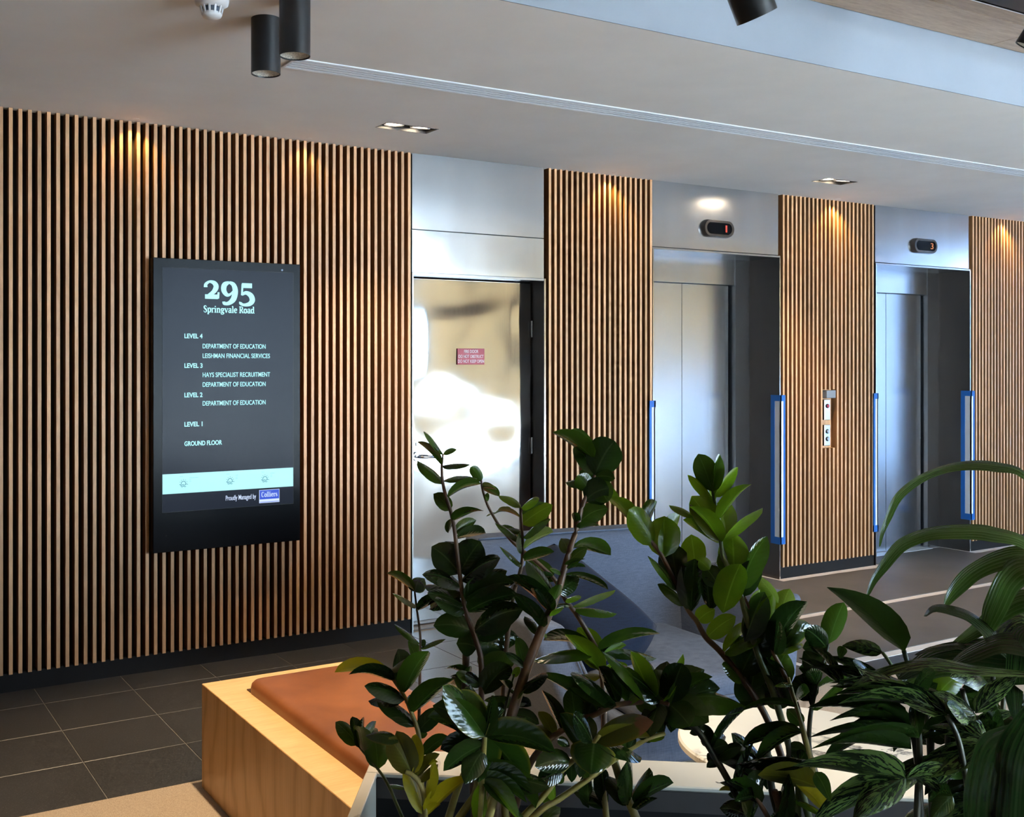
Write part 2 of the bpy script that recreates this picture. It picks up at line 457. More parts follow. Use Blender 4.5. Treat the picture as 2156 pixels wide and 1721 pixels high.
tag(MB().box(-30, 45, -34, 30, -0.30, -0.13).build('paving', mottled('pale_paving', (0.50,0.50,0.49), (0.58,0.58,0.57), 3, 0.8)), 'pale paving outside the windows', kind='structure')
# windows behind the viewer
wn = 0
def window(rect, axis):
    global wn
    wn += 1
    a, b = rect
    w = thing('window_%d' % wn, ((a+b)/2, Y0-0.1, WB) if axis == 'y' else (X1+0.1, (a+b)/2, WB), 'tall dark framed lobby window', kind='structure')
    def bx(m, a0, a1, z0, z1, c0, c1):
        if axis == 'y': m.box(a0, a1, Y0-c1, Y0-c0, z0, z1)
        else: m.box(X1+c0, X1+c1, a0, a1, z0, z1)
    m = MB()
    for z0, z1 in ((WB, WB+0.05), (WT-0.05, WT)): bx(m, a, b, z0, z1, 0.06, 0.12)
    for s in (a, (a+b)/2-0.025, b-0.05): bx(m, s, s+0.05, WB, WT, 0.06, 0.12)
    m.build('window_frame', MT['frame'], w)
    m = MB(); bx(m, a+0.02, b-0.02, WB+0.02, WT-0.02, 0.086, 0.092); m.build('pane', MT['glass'], w)
    if axis == 'y' and (a > 7 or a < 3):  # the leftmost bay's blind is added to keep daylight off the slat flanks
        m = MB(); bx(m, a+0.03, b-0.03, 0.60, WT-0.02, 0.034, 0.036); m.build('roller_blind', MT['blind'], w)
    if axis == 'x':
        if b < 1.5:
            m = MB(); bx(m, a+0.03, b-0.03, 1.30, WT-0.02, 0.034, 0.036); m.build('roller_blind', MT['blind'], w)
        m = MB(); bx(m, a+0.05, b-0.05, WB+0.05, 1.30 if b < 1.5 else WT-0.05, 0.080, 0.083); m.build('dimming_film', MT['film'], w)
    ld = bpy.data.lights.new('daylight_portal', 'AREA'); ld.shape = 'RECTANGLE'
    ld.size = b-a; ld.size_y = WT-WB; ld.cycles.is_portal = True
    lo = bpy.data.objects.new('daylight_portal', ld); COL.objects.link(lo)
    if axis == 'y': lo.location = ((a+b)/2, Y0-0.16, (WB+WT)/2); lo.rotation_euler = (R(90), 0, 0)
    else: lo.location = (X1+0.16, (a+b)/2, (WB+WT)/2); lo.rotation_euler = (R(90), 0, R(90))
for r in WIN: window(r, 'y')
for r in SIDEW: window(r, 'x')

# ================================================================== FIRE DOOR
def dented(x0, x1, z0, z1, y, amp, nx, nz, mat, name, parent, seed, wl=(2.4, 2.0), back=0.03):
    """a steel sheet with shallow dents, closed at the back"""
    m = MB()
    for j in range(nz+1):
        for i in range(nx+1):
            x, z = x0+(x1-x0)*i/nx, z0+(z1-z0)*j/nz
            e = min(1, 6*min(i/nx, 1-i/nx)) * min(1, 8*min(j/nz, 1-j/nz))
            h = noise.noise((x*wl[0]+seed, z*wl[1], seed)) + 0.35*noise.noise((x*wl[0]*2.3, z*wl[1]*2.1, seed+5))
            m.v.append((x, y + amp*h*e, z))
    for j in range(nz):
        for i in range(nx):
            a = j*(nx+1)+i
            m.f.append((a, a+1, a+nx+2, a+nx+1))
    m.box(x0, x1, y+0.008, y+back, z0, z1)
    return m.build(name, mat, parent, auto=40)
da, db = DOOR
fd = thing('door_1', ((da+db)/2, WALL, 0), 'dented stainless steel fire door with red sign', kind='structure')
dented(da+0.004, db-0.006, 2.292, CEIL, WALL+0.010, 0.0016, 24, 14, MT['steelh'], 'header_panel', fd, 3.1)
dented(da+0.004, db-0.006, 2.046, 2.286, WALL+0.010, 0.0030, 24, 10, MT['steelh'], 'header_panel', fd, 8.7)
MB().box(da, db, WALL+0.03, WALL+0.10, 2.046, CEIL).build('header_core', MT['darkgap'], fd)
MB().box(da, db, WALL+0.002, 5.322, 2.030, 2.043).build('frame_head', MT['steel'], fd)
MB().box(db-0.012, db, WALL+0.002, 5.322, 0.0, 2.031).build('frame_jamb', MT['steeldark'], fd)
MB().box(db-0.010, db+0.0015, WALL-0.0005, WALL+0.004, 0.0, 2.044).build('frame_edge', MT['chrome'], fd)
MB().box(da, da+0.008, WALL+0.002, 5.322, 0.0, 2.031).build('frame_jamb', MT['steel'], fd)
MB().box(da, db-0.012, WALL+0.05, 5.322, 0.0, 0.006).build('threshold', MT['sheet'], fd)
leaf = dented(da+0.012, db-0.020, 0.012, 2.022, 5.306, 0.0085, 60, 120, MT['steeldoor'], 'door_leaf', fd, 17.9, (1.3, 2.1), 0.04)
for z in (1.74, 1.02, 0.25):
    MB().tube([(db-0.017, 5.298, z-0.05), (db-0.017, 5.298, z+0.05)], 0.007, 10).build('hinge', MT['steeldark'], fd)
hx = 3.030
h1 = MB().lathe([(0.0,0.012),(0.024,0.012),(0.027,0.008),(0.027,0.0)], (hx, 5.302, 0.988), (0,-1,0), 24).build('handle_rose', MT['chrome'], fd, auto=40)
MB().tube([(hx,5.292,0.988),(hx,5.262,0.988),(hx+0.02,5.252,0.988),(hx+0.115,5.252,0.984)], [0.009,0.009,0.010,0.008], 10).build('lever_handle', MT['chrome'], h1, smooth=True)
k1 = MB().lathe([(0.0,0.007),(0.022,0.007),(0.025,0.004),(0.025,0.0)], (hx-0.006, 5.302, 1.060), (0,-1,0), 24).build('keyhole_rose', MT['chrome'], fd, auto=40)
MB().box(hx-0.009, hx-0.003, 5.293, 5.296, 1.050, 1.070).build('keyhole', MT['darkgap'], k1)

# ------------------------------------------------------------------ lettering helpers
def text_mesh(body, size, bold=0.0, space=1.0):
    c = bpy.data.curves.new('t', 'FONT'); c.body = body; c.size = size; c.offset = bold; c.space_character = space
    c.extrude = 0.0006
    o = bpy.data.objects.new('t', c); COL.objects.link(o)
    dg = bpy.context.evaluated_depsgraph_get(); dg.update()
    me = bpy.data.meshes.new_from_object(o.evaluated_get(dg))
    bpy.data.objects.remove(o, do_unlink=True); bpy.data.curves.remove(c)
    return me
def letters(name, body, x0, x1, z0, z1, y, mat, parent, bold=0.0, align='fit'):
    """text standing on the wall plane, fitted to the rectangle x0..x1, z0..z1 (z0 baseline)"""
    me = text_mesh(body, 1.0, bold)
    xs = [v.co.x for v in me.vertices]; ys = [v.co.y for v in me.vertices]
    ax, bx, ay, by = min(xs), max(xs), min(ys), max(ys)
    for v in me.vertices:
        u = (v.co.x-ax)/(bx-ax); w = (v.co.y-ay)/(by-ay); d = v.co.z
        v.co = Vector((x0+(x1-x0)*u, y - d, z0+(z1-z0)*w))
    me.materials.clear(); me.materials.append(mat)
    o = bpy.data.objects.new(name, me)
    return link(o, parent)
def cr(pts, n=6):
    """catmull-rom through points of any length"""
    if len(pts) < 3: return [tuple(p) for p in pts]
    P = [pts[0]] + list(pts) + [pts[-1]]; out = []
    for i in range(1, len(P)-2):
        p0, p1, p2, p3 = P[i-1], P[i], P[i+1], P[i+2]
        for k in range(n):
            t = k/n
            out.append(tuple(0.5*((2*b)+(-a+c)*t+(2*a-5*b+4*c-d)*t*t+(-a+3*b-3*c+d)*t**3) for a,b,c,d in zip(p0,p1,p2,p3)))
    out.append(tuple(pts[-1])); return out
def ribbon2d(m, pts, T):
    """pen stroke: pts (x, y, width); T maps 2d to world"""
    n = len(pts); base = len(m.v)
    for i, (x, y, w) in enumerate(pts):
        x2, y2, _ = pts[min(i+1, n-1)]; x1, y1, _ = pts[max(i-1, 0)]
        dx, dy = x2-x1, y2-y1; l = math.hypot(dx, dy) or 1
        nx, ny = -dy/l*w/2, dx/l*w/2
        m.v.append(T(x+nx, y+ny)); m.v.append(T(x-nx, y-ny))
    for i in range(n-1): m.f.append((base+2*i, base+2*i+1, base+2*i+3, base+2*i+2))
# serif letters drawn as pen strokes; unit = x-height 0.5, cap height 0.72
B, H = 0.115, 0.045       # stem and hairline
GL = {
 'S': (0.52, [cr([(0.44,0.56,H),(0.38,0.67,H),(0.24,0.70,0.07),(0.10,0.60,B),(0.14,0.46,B),(0.32,0.34,B+.02),(0.43,0.20,B),(0.36,0.05,0.08),(0.20,0.02,H),(0.08,0.08,H),(0.06,0.20,H)])]),
 'p': (0.58, [[(0.15,-0.22,B),(0.15,0.46,B)], cr([(0.15,0.36,H),(0.28,0.47,0.06),(0.44,0.42,B),(0.50,0.25,B),(0.42,0.07,B),(0.28,0.02,0.06),(0.17,0.09,H)]), [(0.03,-0.21,0.05),(0.28,-0.21,0.05)], [(0.03,0.45,0.06),(0.18,0.45,0.06)]]),
 'r': (0.44, [[(0.15,0.0,B),(0.15,0.46,B)], cr([(0.16,0.30,H),(0.25,0.43,0.06),(0.38,0.43,0.10),(0.40,0.38,0.08)]), [(0.03,0.02,0.05),(0.29,0.02,0.05)], [(0.03,0.45,0.06),(0.18,0.45,0.06)]]),
 'i': (0.30, [[(0.15,0.0,B),(0.15,0.46,B)], [(0.03,0.02,0.05),(0.27,0.02,0.05)], [(0.03,0.45,0.06),(0.18,0.45,0.06)], [(0.14,0.59,0.11),(0.14,0.70,0.11)]]),
 'n': (0.62, [[(0.15,0.0,B),(0.15,0.46,B)], cr([(0.16,0.33,H),(0.28,0.45,0.07),(0.42,0.42,0.10),(0.47,0.30,B),(0.47,0.0,B)]), [(0.03,0.02,0.05),(0.27,0.02,0.05)], [(0.36,0.02,0.05),(0.59,0.02,0.05)], [(0.03,0.45,0.06),(0.18,0.45,0.06)]]),
 'g': (0.54, [cr([(0.26,0.46,0.06),(0.12,0.40,B),(0.11,0.27,B),(0.24,0.18,0.06),(0.38,0.24,B),(0.39,0.38,B),(0.26,0.46,0.06)]), cr([(0.20,0.17,0.05),(0.12,0.09,0.07),(0.22,0.04,0.09),(0.40,0.0,B),(0.45,-0.11,0.09),(0.28,-0.21,0.06),(0.08,-0.17,0.08),(0.06,-0.07,0.06),(0.16,0.0,H)]), [(0.38,0.43,0.05),(0.52,0.45,0.07)]]),
 'v': (0.54, [[(0.08,0.46,B),(0.28,0.02,B)], [(0.46,0.46,0.05),(0.29,0.02,0.06)], [(0.0,0.45,0.05),(0.22,0.45,0.05)], [(0.35,0.45,0.05),(0.54,0.45,0.05)]]),
 'a': (0.52, [cr([(0.09,0.36,0.08),(0.14,0.44,0.06),(0.27,0.46,0.06),(0.38,0.40,0.10),(0.38,0.08,B),(0.44,0.03,0.06),(0.51,0.03,H)]), cr([(0.37,0.29,H),(0.18,0.25,0.07),(0.09,0.14,B),(0.15,0.04,0.09),(0.27,0.04,0.06),(0.37,0.13,H)])]),
 'l': (0.30, [[(0.15,0.0,B),(0.15,0.72,B)], [(0.03,0.02,0.05),(0.27,0.02,0.05)], [(0.03,0.70,0.06),(0.18,0.70,0.06)]]),
 'e': (0.50, [cr([(0.09,0.25,0.05),(0.42,0.26,0.05)]), cr([(0.42,0.26,0.09),(0.40,0.40,0.10),(0.26,0.46,0.06),(0.12,0.37,B),(0.10,0.20,B),(0.18,0.06,0.10),(0.32,0.02,0.06),(0.45,0.11,H)])]),
 'R': (0.66, [[(0.17,0.0,B),(0.17,0.70,B)], cr([(0.17,0.68,0.05),(0.38,0.68,0.06),(0.50,0.58,B),(0.47,0.42,B),(0.32,0.35,0.05),(0.17,0.35,0.05)]), [(0.33,0.35,B),(0.56,0.03,B)], [(0.03,0.02,0.05),(0.31,0.02,0.05)], [(0.03,0.69,0.05),(0.20,0.69,0.05)], [(0.50,0.02,0.05),(0.67,0.02,0.05)]]),
 'o': (0.54, [cr([(0.27,0.46,0.06),(0.12,0.38,B),(0.09,0.23,B),(0.14,0.08,B),(0.27,0.02,0.06),(0.40,0.08,B),(0.45,0.24,B),(0.41,0.39,B),(0.27,0.46,0.06)])]),
 'd': (0.58, [[(0.42,0.04,B),(0.42,0.72,B)], cr([(0.41,0.36,H),(0.28,0.46,0.06),(0.14,0.40,B),(0.09,0.23,B),(0.15,0.06,B),(0.28,0.03,0.06),(0.41,0.12,H)]), [(0.30,0.70,0.06),(0.44,0.70,0.06)], [(0.42,0.02,0.05),(0.56,0.02,0.05)]]),
 'C': (0.64, [cr([(0.55,0.50,0.05),(0.50,0.64,0.06),(0.34,0.70,0.06),(0.16,0.60,B),(0.10,0.36,B),(0.17,0.11,B),(0.35,0.02,0.06),(0.52,0.08,0.05),(0.58,0.20,H)])]),
 's': (0.44, [cr([(0.36,0.36,H),(0.32,0.44,0.05),(0.20,0.46,0.06),(0.10,0.38,0.09),(0.14,0.29,B),(0.28,0.22,B),(0.36,0.12,0.10),(0.28,0.03,0.06),(0.16,0.02,0.05),(0.08,0.07,H),(0.06,0.15,H)])]),
 ' ': (0.26, []),
 '2': (0.56, [cr([(0.07,0.33,0.10),(0.08,0.42,0.08),(0.20,0.50,0.06),(0.35,0.46,0.11),(0.41,0.35,B+.02),(0.33,0.20,0.11),(0.18,0.10,0.07),(0.08,0.03,0.05)]), [(0.05,0.05,0.11),(0.47,0.05,0.11)], [(0.47,0.0,0.06),(0.49,0.19,0.05)]]),
 '9': (0.58, [cr([(0.28,0.50,0.06),(0.13,0.42,B+.02),(0.10,0.26,B+.02),(0.19,0.13,0.10),(0.30,0.13,0.06),(0.42,0.24,H)]), cr([(0.28,0.50,0.06),(0.42,0.43,B),(0.48,0.24,B+.03),(0.42,0.0,B+.03),(0.28,-0.16,0.10),(0.12,-0.19,0.07),(0.10,-0.11,0.08)])]),
 '5': (0.56, [[(0.12,0.42,0.12),(0.46,0.42,0.12)], [(0.14,0.46,0.05),(0.12,0.12,0.05)], cr([(0.12,0.14,0.06),(0.26,0.20,0.09),(0.42,0.12,B+.02),(0.47,-0.03,B+.03),(0.38,-0.17,0.11),(0.20,-0.22,0.07),(0.08,-0.17,0.07),(0.08,-0.11,0.08)])]),
}
def serif(name, body, x0, x1, zb, xh, y, mat, parent, bold=1.0):
    """serif text from x0 to x1, baseline zb, scale xh metres per glyph unit"""
    tot = sum(GL[c][0] for c in body); kx = (x1-x0)/tot
    m = MB(); px = 0.0
    for ch in body:
        for st in GL[ch][1]:
            ribbon2d(m, [(a, b if b > 0 else b*0.78, w*bold) for a, b, w in st], lambda a, b: (x0+(px+a)*kx, y, zb+b*xh))
        px += GL[ch][0]
    # give the strokes a hair of thickness
    n = len(m.v); m.v += [(a, b+0.0006, c) for a, b, c in m.v]; m.f += [tuple(i+n for i in f)[::-1] for f in m.f]
    return m.build(name, mat, parent)

# red sign on the fire door
sx0, sz1 = on_wall(963, 734, 5.295); sx1, sz0 = on_wall(1020, 768, 5.295)
SY = 5.2945
sg = thing('fire_door_sign', ((sx0+sx1)/2, SY, sz0), 'small red sign with white capitals on the dented steel door', 'sign')
MB().box(sx0, sx1, SY, SY+0.003, sz0, sz1).build('sign_plate', MT['signred'], sg, bevel=0.0008, seg=1)
sw_, sh_ = sx1-sx0, sz1-sz0
letters('lettering', 'FIRE DOOR', sx0+sw_*0.24, sx0+sw_*0.77, sz0+sh_*0.72, sz0+sh_*0.92, SY-0.0008, MT['signwhite'], sg, 0.012)
letters('lettering', 'DO NOT OBSTRUCT', sx0+sw_*0.04, sx0+sw_*0.96, sz0+sh_*0.41, sz0+sh_*0.61, SY-0.0008, MT['signwhite'], sg, 0.012)
letters('lettering', 'DO NOT KEEP OPEN', sx0+sw_*0.02, sx0+sw_*0.98, sz0+sh_*0.11, sz0+sh_*0.31, SY-0.0008, MT['signwhite'], sg, 0.012)

# ================================================================== LIFT ENTRANCES
def lift(idx, a, b, floor_txt, led, words):
    t = thing('door_%d' % (idx+2), ((a+b)/2, WALL, 0), words, kind='structure')
    dented(a+0.004, b-0.014, 2.290, CEIL, WALL+0.008, 0.0012, 30, 14, MT['steelh'], 'header_panel', t, 21.0+idx*7)
    MB().box(a, b, WALL+0.03, WALL+0.10, 2.290, CEIL).build('header_core', MT['darkgap'], t)
    MB().box(a, b, WALL+0.002, 5.462, 2.272, 2.284).build('soffit', MT['steel'], t)
    for xa in (b-0.010, a):
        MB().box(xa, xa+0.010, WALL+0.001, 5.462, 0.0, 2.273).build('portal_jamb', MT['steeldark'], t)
        MB().box(xa+0.0005, xa+0.0095, WALL-0.001, WALL+0.003, 0.0, 2.273).build('portal_edge', MT['chrome'], t)
    MB().box(b-0.152, b-0.010, 5.452, 5.462, 0.0, 2.273).build('architrave', MT['steelh'], t)
    MB().box(a+0.010, a+0.152, 5.452, 5.462, 0.0, 2.273).build('architrave', MT['steelh'], t)
    MB().box(a+0.152, b-0.152, 5.456, 5.520, 2.090, 2.273).build('transom', MT['steel'], t)
    MB().box(b-0.154, b-0.150, 5.450, 5.56, 0.0, 2.273).build('inner_jamb', MT['steel'], t)
    MB().box(a+0.150, a+0.154, 5.450, 5.56, 0.0, 2.273).build('inner_jamb', MT['steel'], t)
    c = (a+b)/2 - 0.03
    wv = [(a+0.16, c-0.0025), (c+0.0025, b-0.175)]
    for i, (p, q) in enumerate(wv):
        dented(p, q, 0.012, 2.086, 5.500, 0.0012, 16, 40, MT['steel'], 'door_panel', t, 40+i*3+idx*11, (1.6, 1.0))
    MB().box(a+0.10, b-0.10, 5.545, 5.60, 0.0, 2.28).build('door_backing', MT['darkgap'], t)
    MB().box(a+0.16, b-0.16, 5.40, 5.54, -0.002, 0.008).build('door_sill', MT['alu'], t)
    return t
lift(0, *LIFTS[0], '1', MT['redled'], 'brushed steel lift entrance beside the fire door')
lift(1, *LIFTS[1], '3', MT['orangeled'], 'brushed steel lift entrance beyond the call panel')
# floor indicators
def indicator(c, z, w, h, digit, led, label):
    y = WALL + 0.008
    t = thing('floor_indicator', (c, y, z), label, 'floor indicator')
    def pill(w, h, n=14):
        r = h/2; pts = []
        for k in range(n+1):
            q = -math.pi/2 + math.pi*k/n; pts.append((w/2-r+r*math.cos(q), r*math.sin(q)))
        for k in range(n+1):
            q = math.pi/2 + math.pi*k/n; pts.append((-w/2+r+r*math.cos(q), r*math.sin(q)))
        return pts
    A, B2, C = pill(w, h), pill(w*0.93, h*0.90), pill(w*0.80, h*0.66)
    n = len(A); m = MB()
    for ring, yy in ((A, y+0.002), (A, y-0.010), (B2, y-0.030), (C, y-0.030), (C, y-0.024)):
        for px, pz in ring: m.v.append((c+px, yy, z+pz))
    for r_ in range(4):
        for k in range(n):
            k2 = (k+1) % n; m.f.append((r_*n+k, r_*n+k2, (r_+1)*n+k2, (r_+1)*n+k))
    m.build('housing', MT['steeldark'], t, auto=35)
    m = MB(); m.v += [(c+px, y-0.025, z+pz) for px, pz in C]; m.f.append(tuple(range(n)))
    d = m.build('display', MT['bezel'], t)
    letters('digit', digit, c+w*0.20, c+w*(0.25 if digit == '1' else 0.31), z-h*0.19, z+h*0.21, y-0.0262, led, d, 0.0)
indicator(5.305, 2.437, 0.292, 0.118, '1', MT['redled'], 'pill shaped steel floor indicator lit with a red 1')
indicator(7.520, 2.440, 0.300, 0.116, '3', MT['orangeled'], 'pill shaped steel floor indicator lit with an orange 3')
# white corner guards with blue tape
def guard(xc, side, z0, z1, label):
    """side +1: the guard wraps the right hand portal edge, its long flange lies on the reveal"""
    t = thing('corner_guard', (xc, WALL, z0), label, 'corner guard', 'taped foam guards on the lift portal edges')
    y = WALL
    dx = -1 if side > 0 else 1                 # direction from the edge into the opening
    def bx(m, x0, x1, y0, y1, a, b): m.box(min(x0,x1), max(x0,x1), y0, y1, a, b)
    e = xc
    zi0, zi1 = z0+0.035, z1-0.03
    m = MB(); bx(m, e+dx*0.012, e-dx*0.022, y-0.010, y-0.002, zi0, zi1); bx(m, e+dx*0.002, e+dx*0.012, y-0.010, y+0.045, zi0, zi1)
    m.build('foam_angle', MT['foam'], t)
    m = MB(); bx(m, e+dx*0.003, e+dx*0.0145, y+0.040, y+0.075, z0, z1); m.build('tape_strip', MT['tape'], t)
    m = MB(); bx(m, e-dx*0.018, e-dx*0.036, y-0.0115, y-0.0015, z0, z1); m.build('tape_strip', MT['tape'], t)
    for a, b in ((z0, z0+0.05), (z1-0.042, z1)):
        m = MB(); bx(m, e+dx*0.0145, e-dx*0.036, y-0.0125, y-0.0012, a, b); bx(m, e+dx*0.003, e+dx*0.0150, y-0.0125, y+0.074, a, b)
        m.build('tape_wrap', MT['tape'], t)
guard(LIFTS[0][0]+0.0, -1, 0.255, 1.285, 'white foam guard in blue tape between the fire door slats and first lift')
guard(LIFTS[0][1]-0.0, 1, 0.250, 1.302, 'white foam guard in blue tape on first lift edge nearest the call panel')
guard(LIFTS[1][0]+0.0, -1, 0.258, 1.300, 'white foam guard in blue tape on the far lift edge nearest the call panel')
guard(LIFTS[1][1]-0.0, 1, 0.258, 1.302, 'white foam guard in blue tape on the far lift edge beyond its doors')
# call panel set into the slats
cpn = thing('lift_call_panel', (6.43, WALL, 0.915), 'narrow steel lift call panel set between slats', 'call panel')
MB().box(6.376, 6.487, WALL+0.034, WALL+0.055, 0.908, 1.335).build('recess_back', MT['slat'], cpn)
MB().box(6.388, 6.483, WALL-0.012, WALL+0.03, 1.272, 1.329).build('card_reader', plain('reader_grey', (0.20,0.215,0.23), 0.4), cpn, bevel=0.003)
for z0, z1 in ((1.112, 1.262), (0.925, 1.078)):
    pl = MB().box(6.380, 6.443, WALL+0.004, WALL+0.03, z0, z1).build('button_plate', MT['chrome'], cpn, bevel=0.004)
    for zc in ((1.215,) if z0 > 1 else (1.030, 0.975)):
        MB().lathe([(0,0.006),(0.014,0.006),(0.0165,0.003),(0.0165,-0.002)], (6.412, WALL+0.004, zc), (0,-1,0), 20).build('button_ring', MT['darkgap'], pl, auto=40)
        MB().lathe([(0,0.0085),(0.0105,0.0085),(0.012,0.005)], (6.412, WALL+0.004, zc), (0,-1,0), 20).build('button', plain('button_face', (0.5,0.5,0.52), 0.3, 0.8) if z0 < 1 else MT['signred'], pl, auto=40)

# ================================================================== DIRECTORY SCREEN
FY = WALL - 0.062
bx0, bz1 = on_wall(322.5, 542, FY); bx1, bz0 = on_wall(632, 1138, FY)
ds = thing('directory_screen', ((bx0+bx1)/2, WALL, bz0), 'tall black lobby directory screen hung on the slats', 'screen')
MB().box(bx0, bx1, FY, WALL-0.001, bz0, bz1).build('housing', MT['bezel'], ds, bevel=0.002, seg=1)
gx0, gz1 = on_wall(342, 563, FY); gx1, gz0 = on_wall(617, 1060, FY)
scr = MB().box(gx0, gx1, FY-0.0012, FY, gz0, gz1).build('display_panel', MT['screen'], ds)
MB().box(gx0-0.002, gx1+0.002, FY-0.0006, FY, gz0-0.002, gz1+0.002).build('display_seam', MT['darkgap'], ds)
TY = FY - 0.0026
def wx(x): return on_wall(x, 761, FY)[0]
def wz(x, y): return on_wall(x, y, FY)[1]
k = FY/5.12
def T_(v): return v*k
def Z_(v): return EYE + (v-EYE)*k
# house number: old style figures
serif('house_number', '295', T_(1.694), T_(1.968), Z_(1.858), 0.168, TY, MT['stext'], ds, 1.22)
serif('street_name', 'Springvale Road', T_(1.694), T_(1.966), Z_(1.787), 0.047, TY, MT['stext'], ds, 1.35)
def line(body, x0, x1, zc, h, bold):
    letters('directory_line', body, T_(x0), T_(x1), Z_(zc)-h/2, Z_(zc)+h/2, TY, MT['stext'], ds, bold)
hh = 0.0235
for body, zc in (('LEVEL 4', 1.667), ('LEVEL 3', 1.519), ('LEVEL 2', 1.3725), ('LEVEL 1', 1.2265)): line(body, 1.596, 1.689, zc, hh, 0.022)
line('GROUND FLOOR', 1.596, 1.791, 1.130, hh, 0.022)
for body, x1_, zc in (('DEPARTMENT OF EDUCATION', 2.026, 1.617), ('LEISHMAN FINANCIAL SERVICES', 2.050, 1.5685), ('HAYS SPECIALIST RECRUITMENT', 2.051, 1.4725),
                      ('DEPARTMENT OF EDUCATION', 2.026, 1.4235), ('DEPARTMENT OF EDUCATION', 2.026, 1.329)): line(body, 1.690, x1_, zc, hh, 0.006)
# weather band
b0 = wz(342, 1041.5); b1 = wz(342, 999.5)
MB().box(gx0, gx1, FY-0.0020, FY-0.0008, b0, b1).build('weather_band', MT['sband'], ds)
for q, xc in enumerate((386, 484, 557.5)):
    x = wx(xc); z = b0 + (b1-b0)*0.50; s = 0.0105
    def Tq(a, b): return (x+a*s*1.1, TY, z+b*s*1.1)
    m = MB()
    ribbon2d(m, [(math.cos(a)*1.0, math.sin(a)*1.0-0.1, 0.30) for a in [math.pi*(-0.12+1.24*i/14) for i in range(15)]], Tq)
    for a in (20, 55, 90, 125, 160):
        ribbon2d(m, [(1.45*math.cos(R(a)), 1.45*math.sin(R(a)), 0.26), (1.75*math.cos(R(a)), 1.75*math.sin(R(a)), 0.26)], Tq)
    ribbon2d(m, cr([(-1.7,-0.35,0.36),(-0.9,-0.85,0.34),(-0.2,-0.55,0.30),(0.5,-0.85,0.30),(1.2,-0.4,0.26),(2.0,-0.6,0.2)]), Tq)
    ribbon2d(m, cr([(-1.2,-1.2,0.28),(-0.6,-1.5,0.30),(0.0,-1.2,0.30),(0.6,-1.5,0.28),(1.1,-1.3,0.26)]), Tq)
    m.build('sunrise_icon', MT['sink'], ds)
    m = MB(); s = 0.0105
    for (a, b, w) in ((-1.8, 3.1, 1.9), (2.9, 2.3, 4.6 if q == 0 else (1.5 if q == 1 else 2.4)), (2.9, 1.35, 1.2), (2.9, 0.6, 1.1)):
        for i in range(int(w/0.32)):
            m.box(x+(a+i*0.32)*s, x+(a+i*0.32+0.2)*s, TY-0.0002, TY+0.0004, z+b*s, z+(b+0.28)*s)
    m.build('forecast_print', MT['sgrey'], ds)
# managed-by line and logo
letters('managed_by_line', 'Proudly Managed by', T_(1.811), T_(1.974), wz(507, 1055.5), wz(507, 1042), TY, MT['swhite'], ds, 0.004)
lx0, lx1 = wx(545.5), wx(588); lz0, lz1 = wz(567, 1058.5), wz(567, 1031)
lg = MB().box(lx0, lx1, TY+0.0006, TY+0.0012, lz0, lz1).build('logo', MT['swhite'], ds)
MB().box(lx0+0.002, lx1-0.002, TY, TY+0.0007, lz0+0.019, lz1-0.002).build('logo_field', MT['sblue'], lg)
MB().box(lx0+0.002, lx1-0.002, TY, TY+0.0007, lz0+0.0035, lz0+0.006).build('logo_rule', MT['sblue'], lg)
serif('logo_name', 'Colliers', lx0+0.011, lx1-0.011, lz0+0.031, 0.036, TY-0.0004, MT['swhite'], lg, 1.2)
MB().lathe([(0,0.0014),(0.005,0.0014),(0.005,0)], (wx(594), FY, wz(594, 569)), (0,-1,0), 12).build('sensor_eye', MT['slotdark'], ds)

# ================================================================== CEILING FITTINGS
def spot(name, loc, aim, energy, size, blend, col=WARM, rad=0.03):
    ld = bpy.data.lights.new(name, 'SPOT'); ld.energy = energy; ld.spot_size = R(size); ld.spot_blend = blend
    ld.color = col; ld.shadow_soft_size = rad
    o = bpy.data.objects.new(name, ld); COL.objects.link(o)
    o.location = loc
    o.rotation_euler = Vector(aim).normalized().to_track_quat('-Z', 'Y').to_euler()
    return o
def can(name, top, axis, r, ln, label, group, watts, cone=60, col=WARM):
    """black cylindrical spotlight; top = centre of upper end, axis = pointing direction"""
    t = thing(name, top, label, 'spotlight', group)
    ax = Vector(axis).normalized(); p = Vector(top)
    MB().lathe([(0.0,0.0),(r,0.0),(r,ln),(r*0.95,ln),(r*0.93,ln-0.006)], p, ax, 40).build('can_body', MT['blackmetal'], t, auto=35)
    MB().lathe([(r*0.94,ln-0.004),(r*0.86,ln-0.010),(r*0.55,ln-0.018),(0.0,ln-0.020)], p, ax, 32).build('reflector', MT['reflector'], t, auto=50)
    spot('spot_lamp', p+ax*(ln+0.004), ax, watts, cone, 0.6, col)
    return t
can('ceiling_spotlight', (1.349, 3.405, CEIL), (0,0,-1), 0.0505, 0.190, 'black cylinder spotlight on white ceiling, the one nearer the slats', 'surface mounted black spotlights', 42, 80)
can('ceiling_spotlight', (1.352, 3.160, CEIL), (0,0,-1), 0.0505, 0.190, 'black cylinder spotlight on white ceiling beside the smoke detector', 'surface mounted black spotlights', 42, 80)
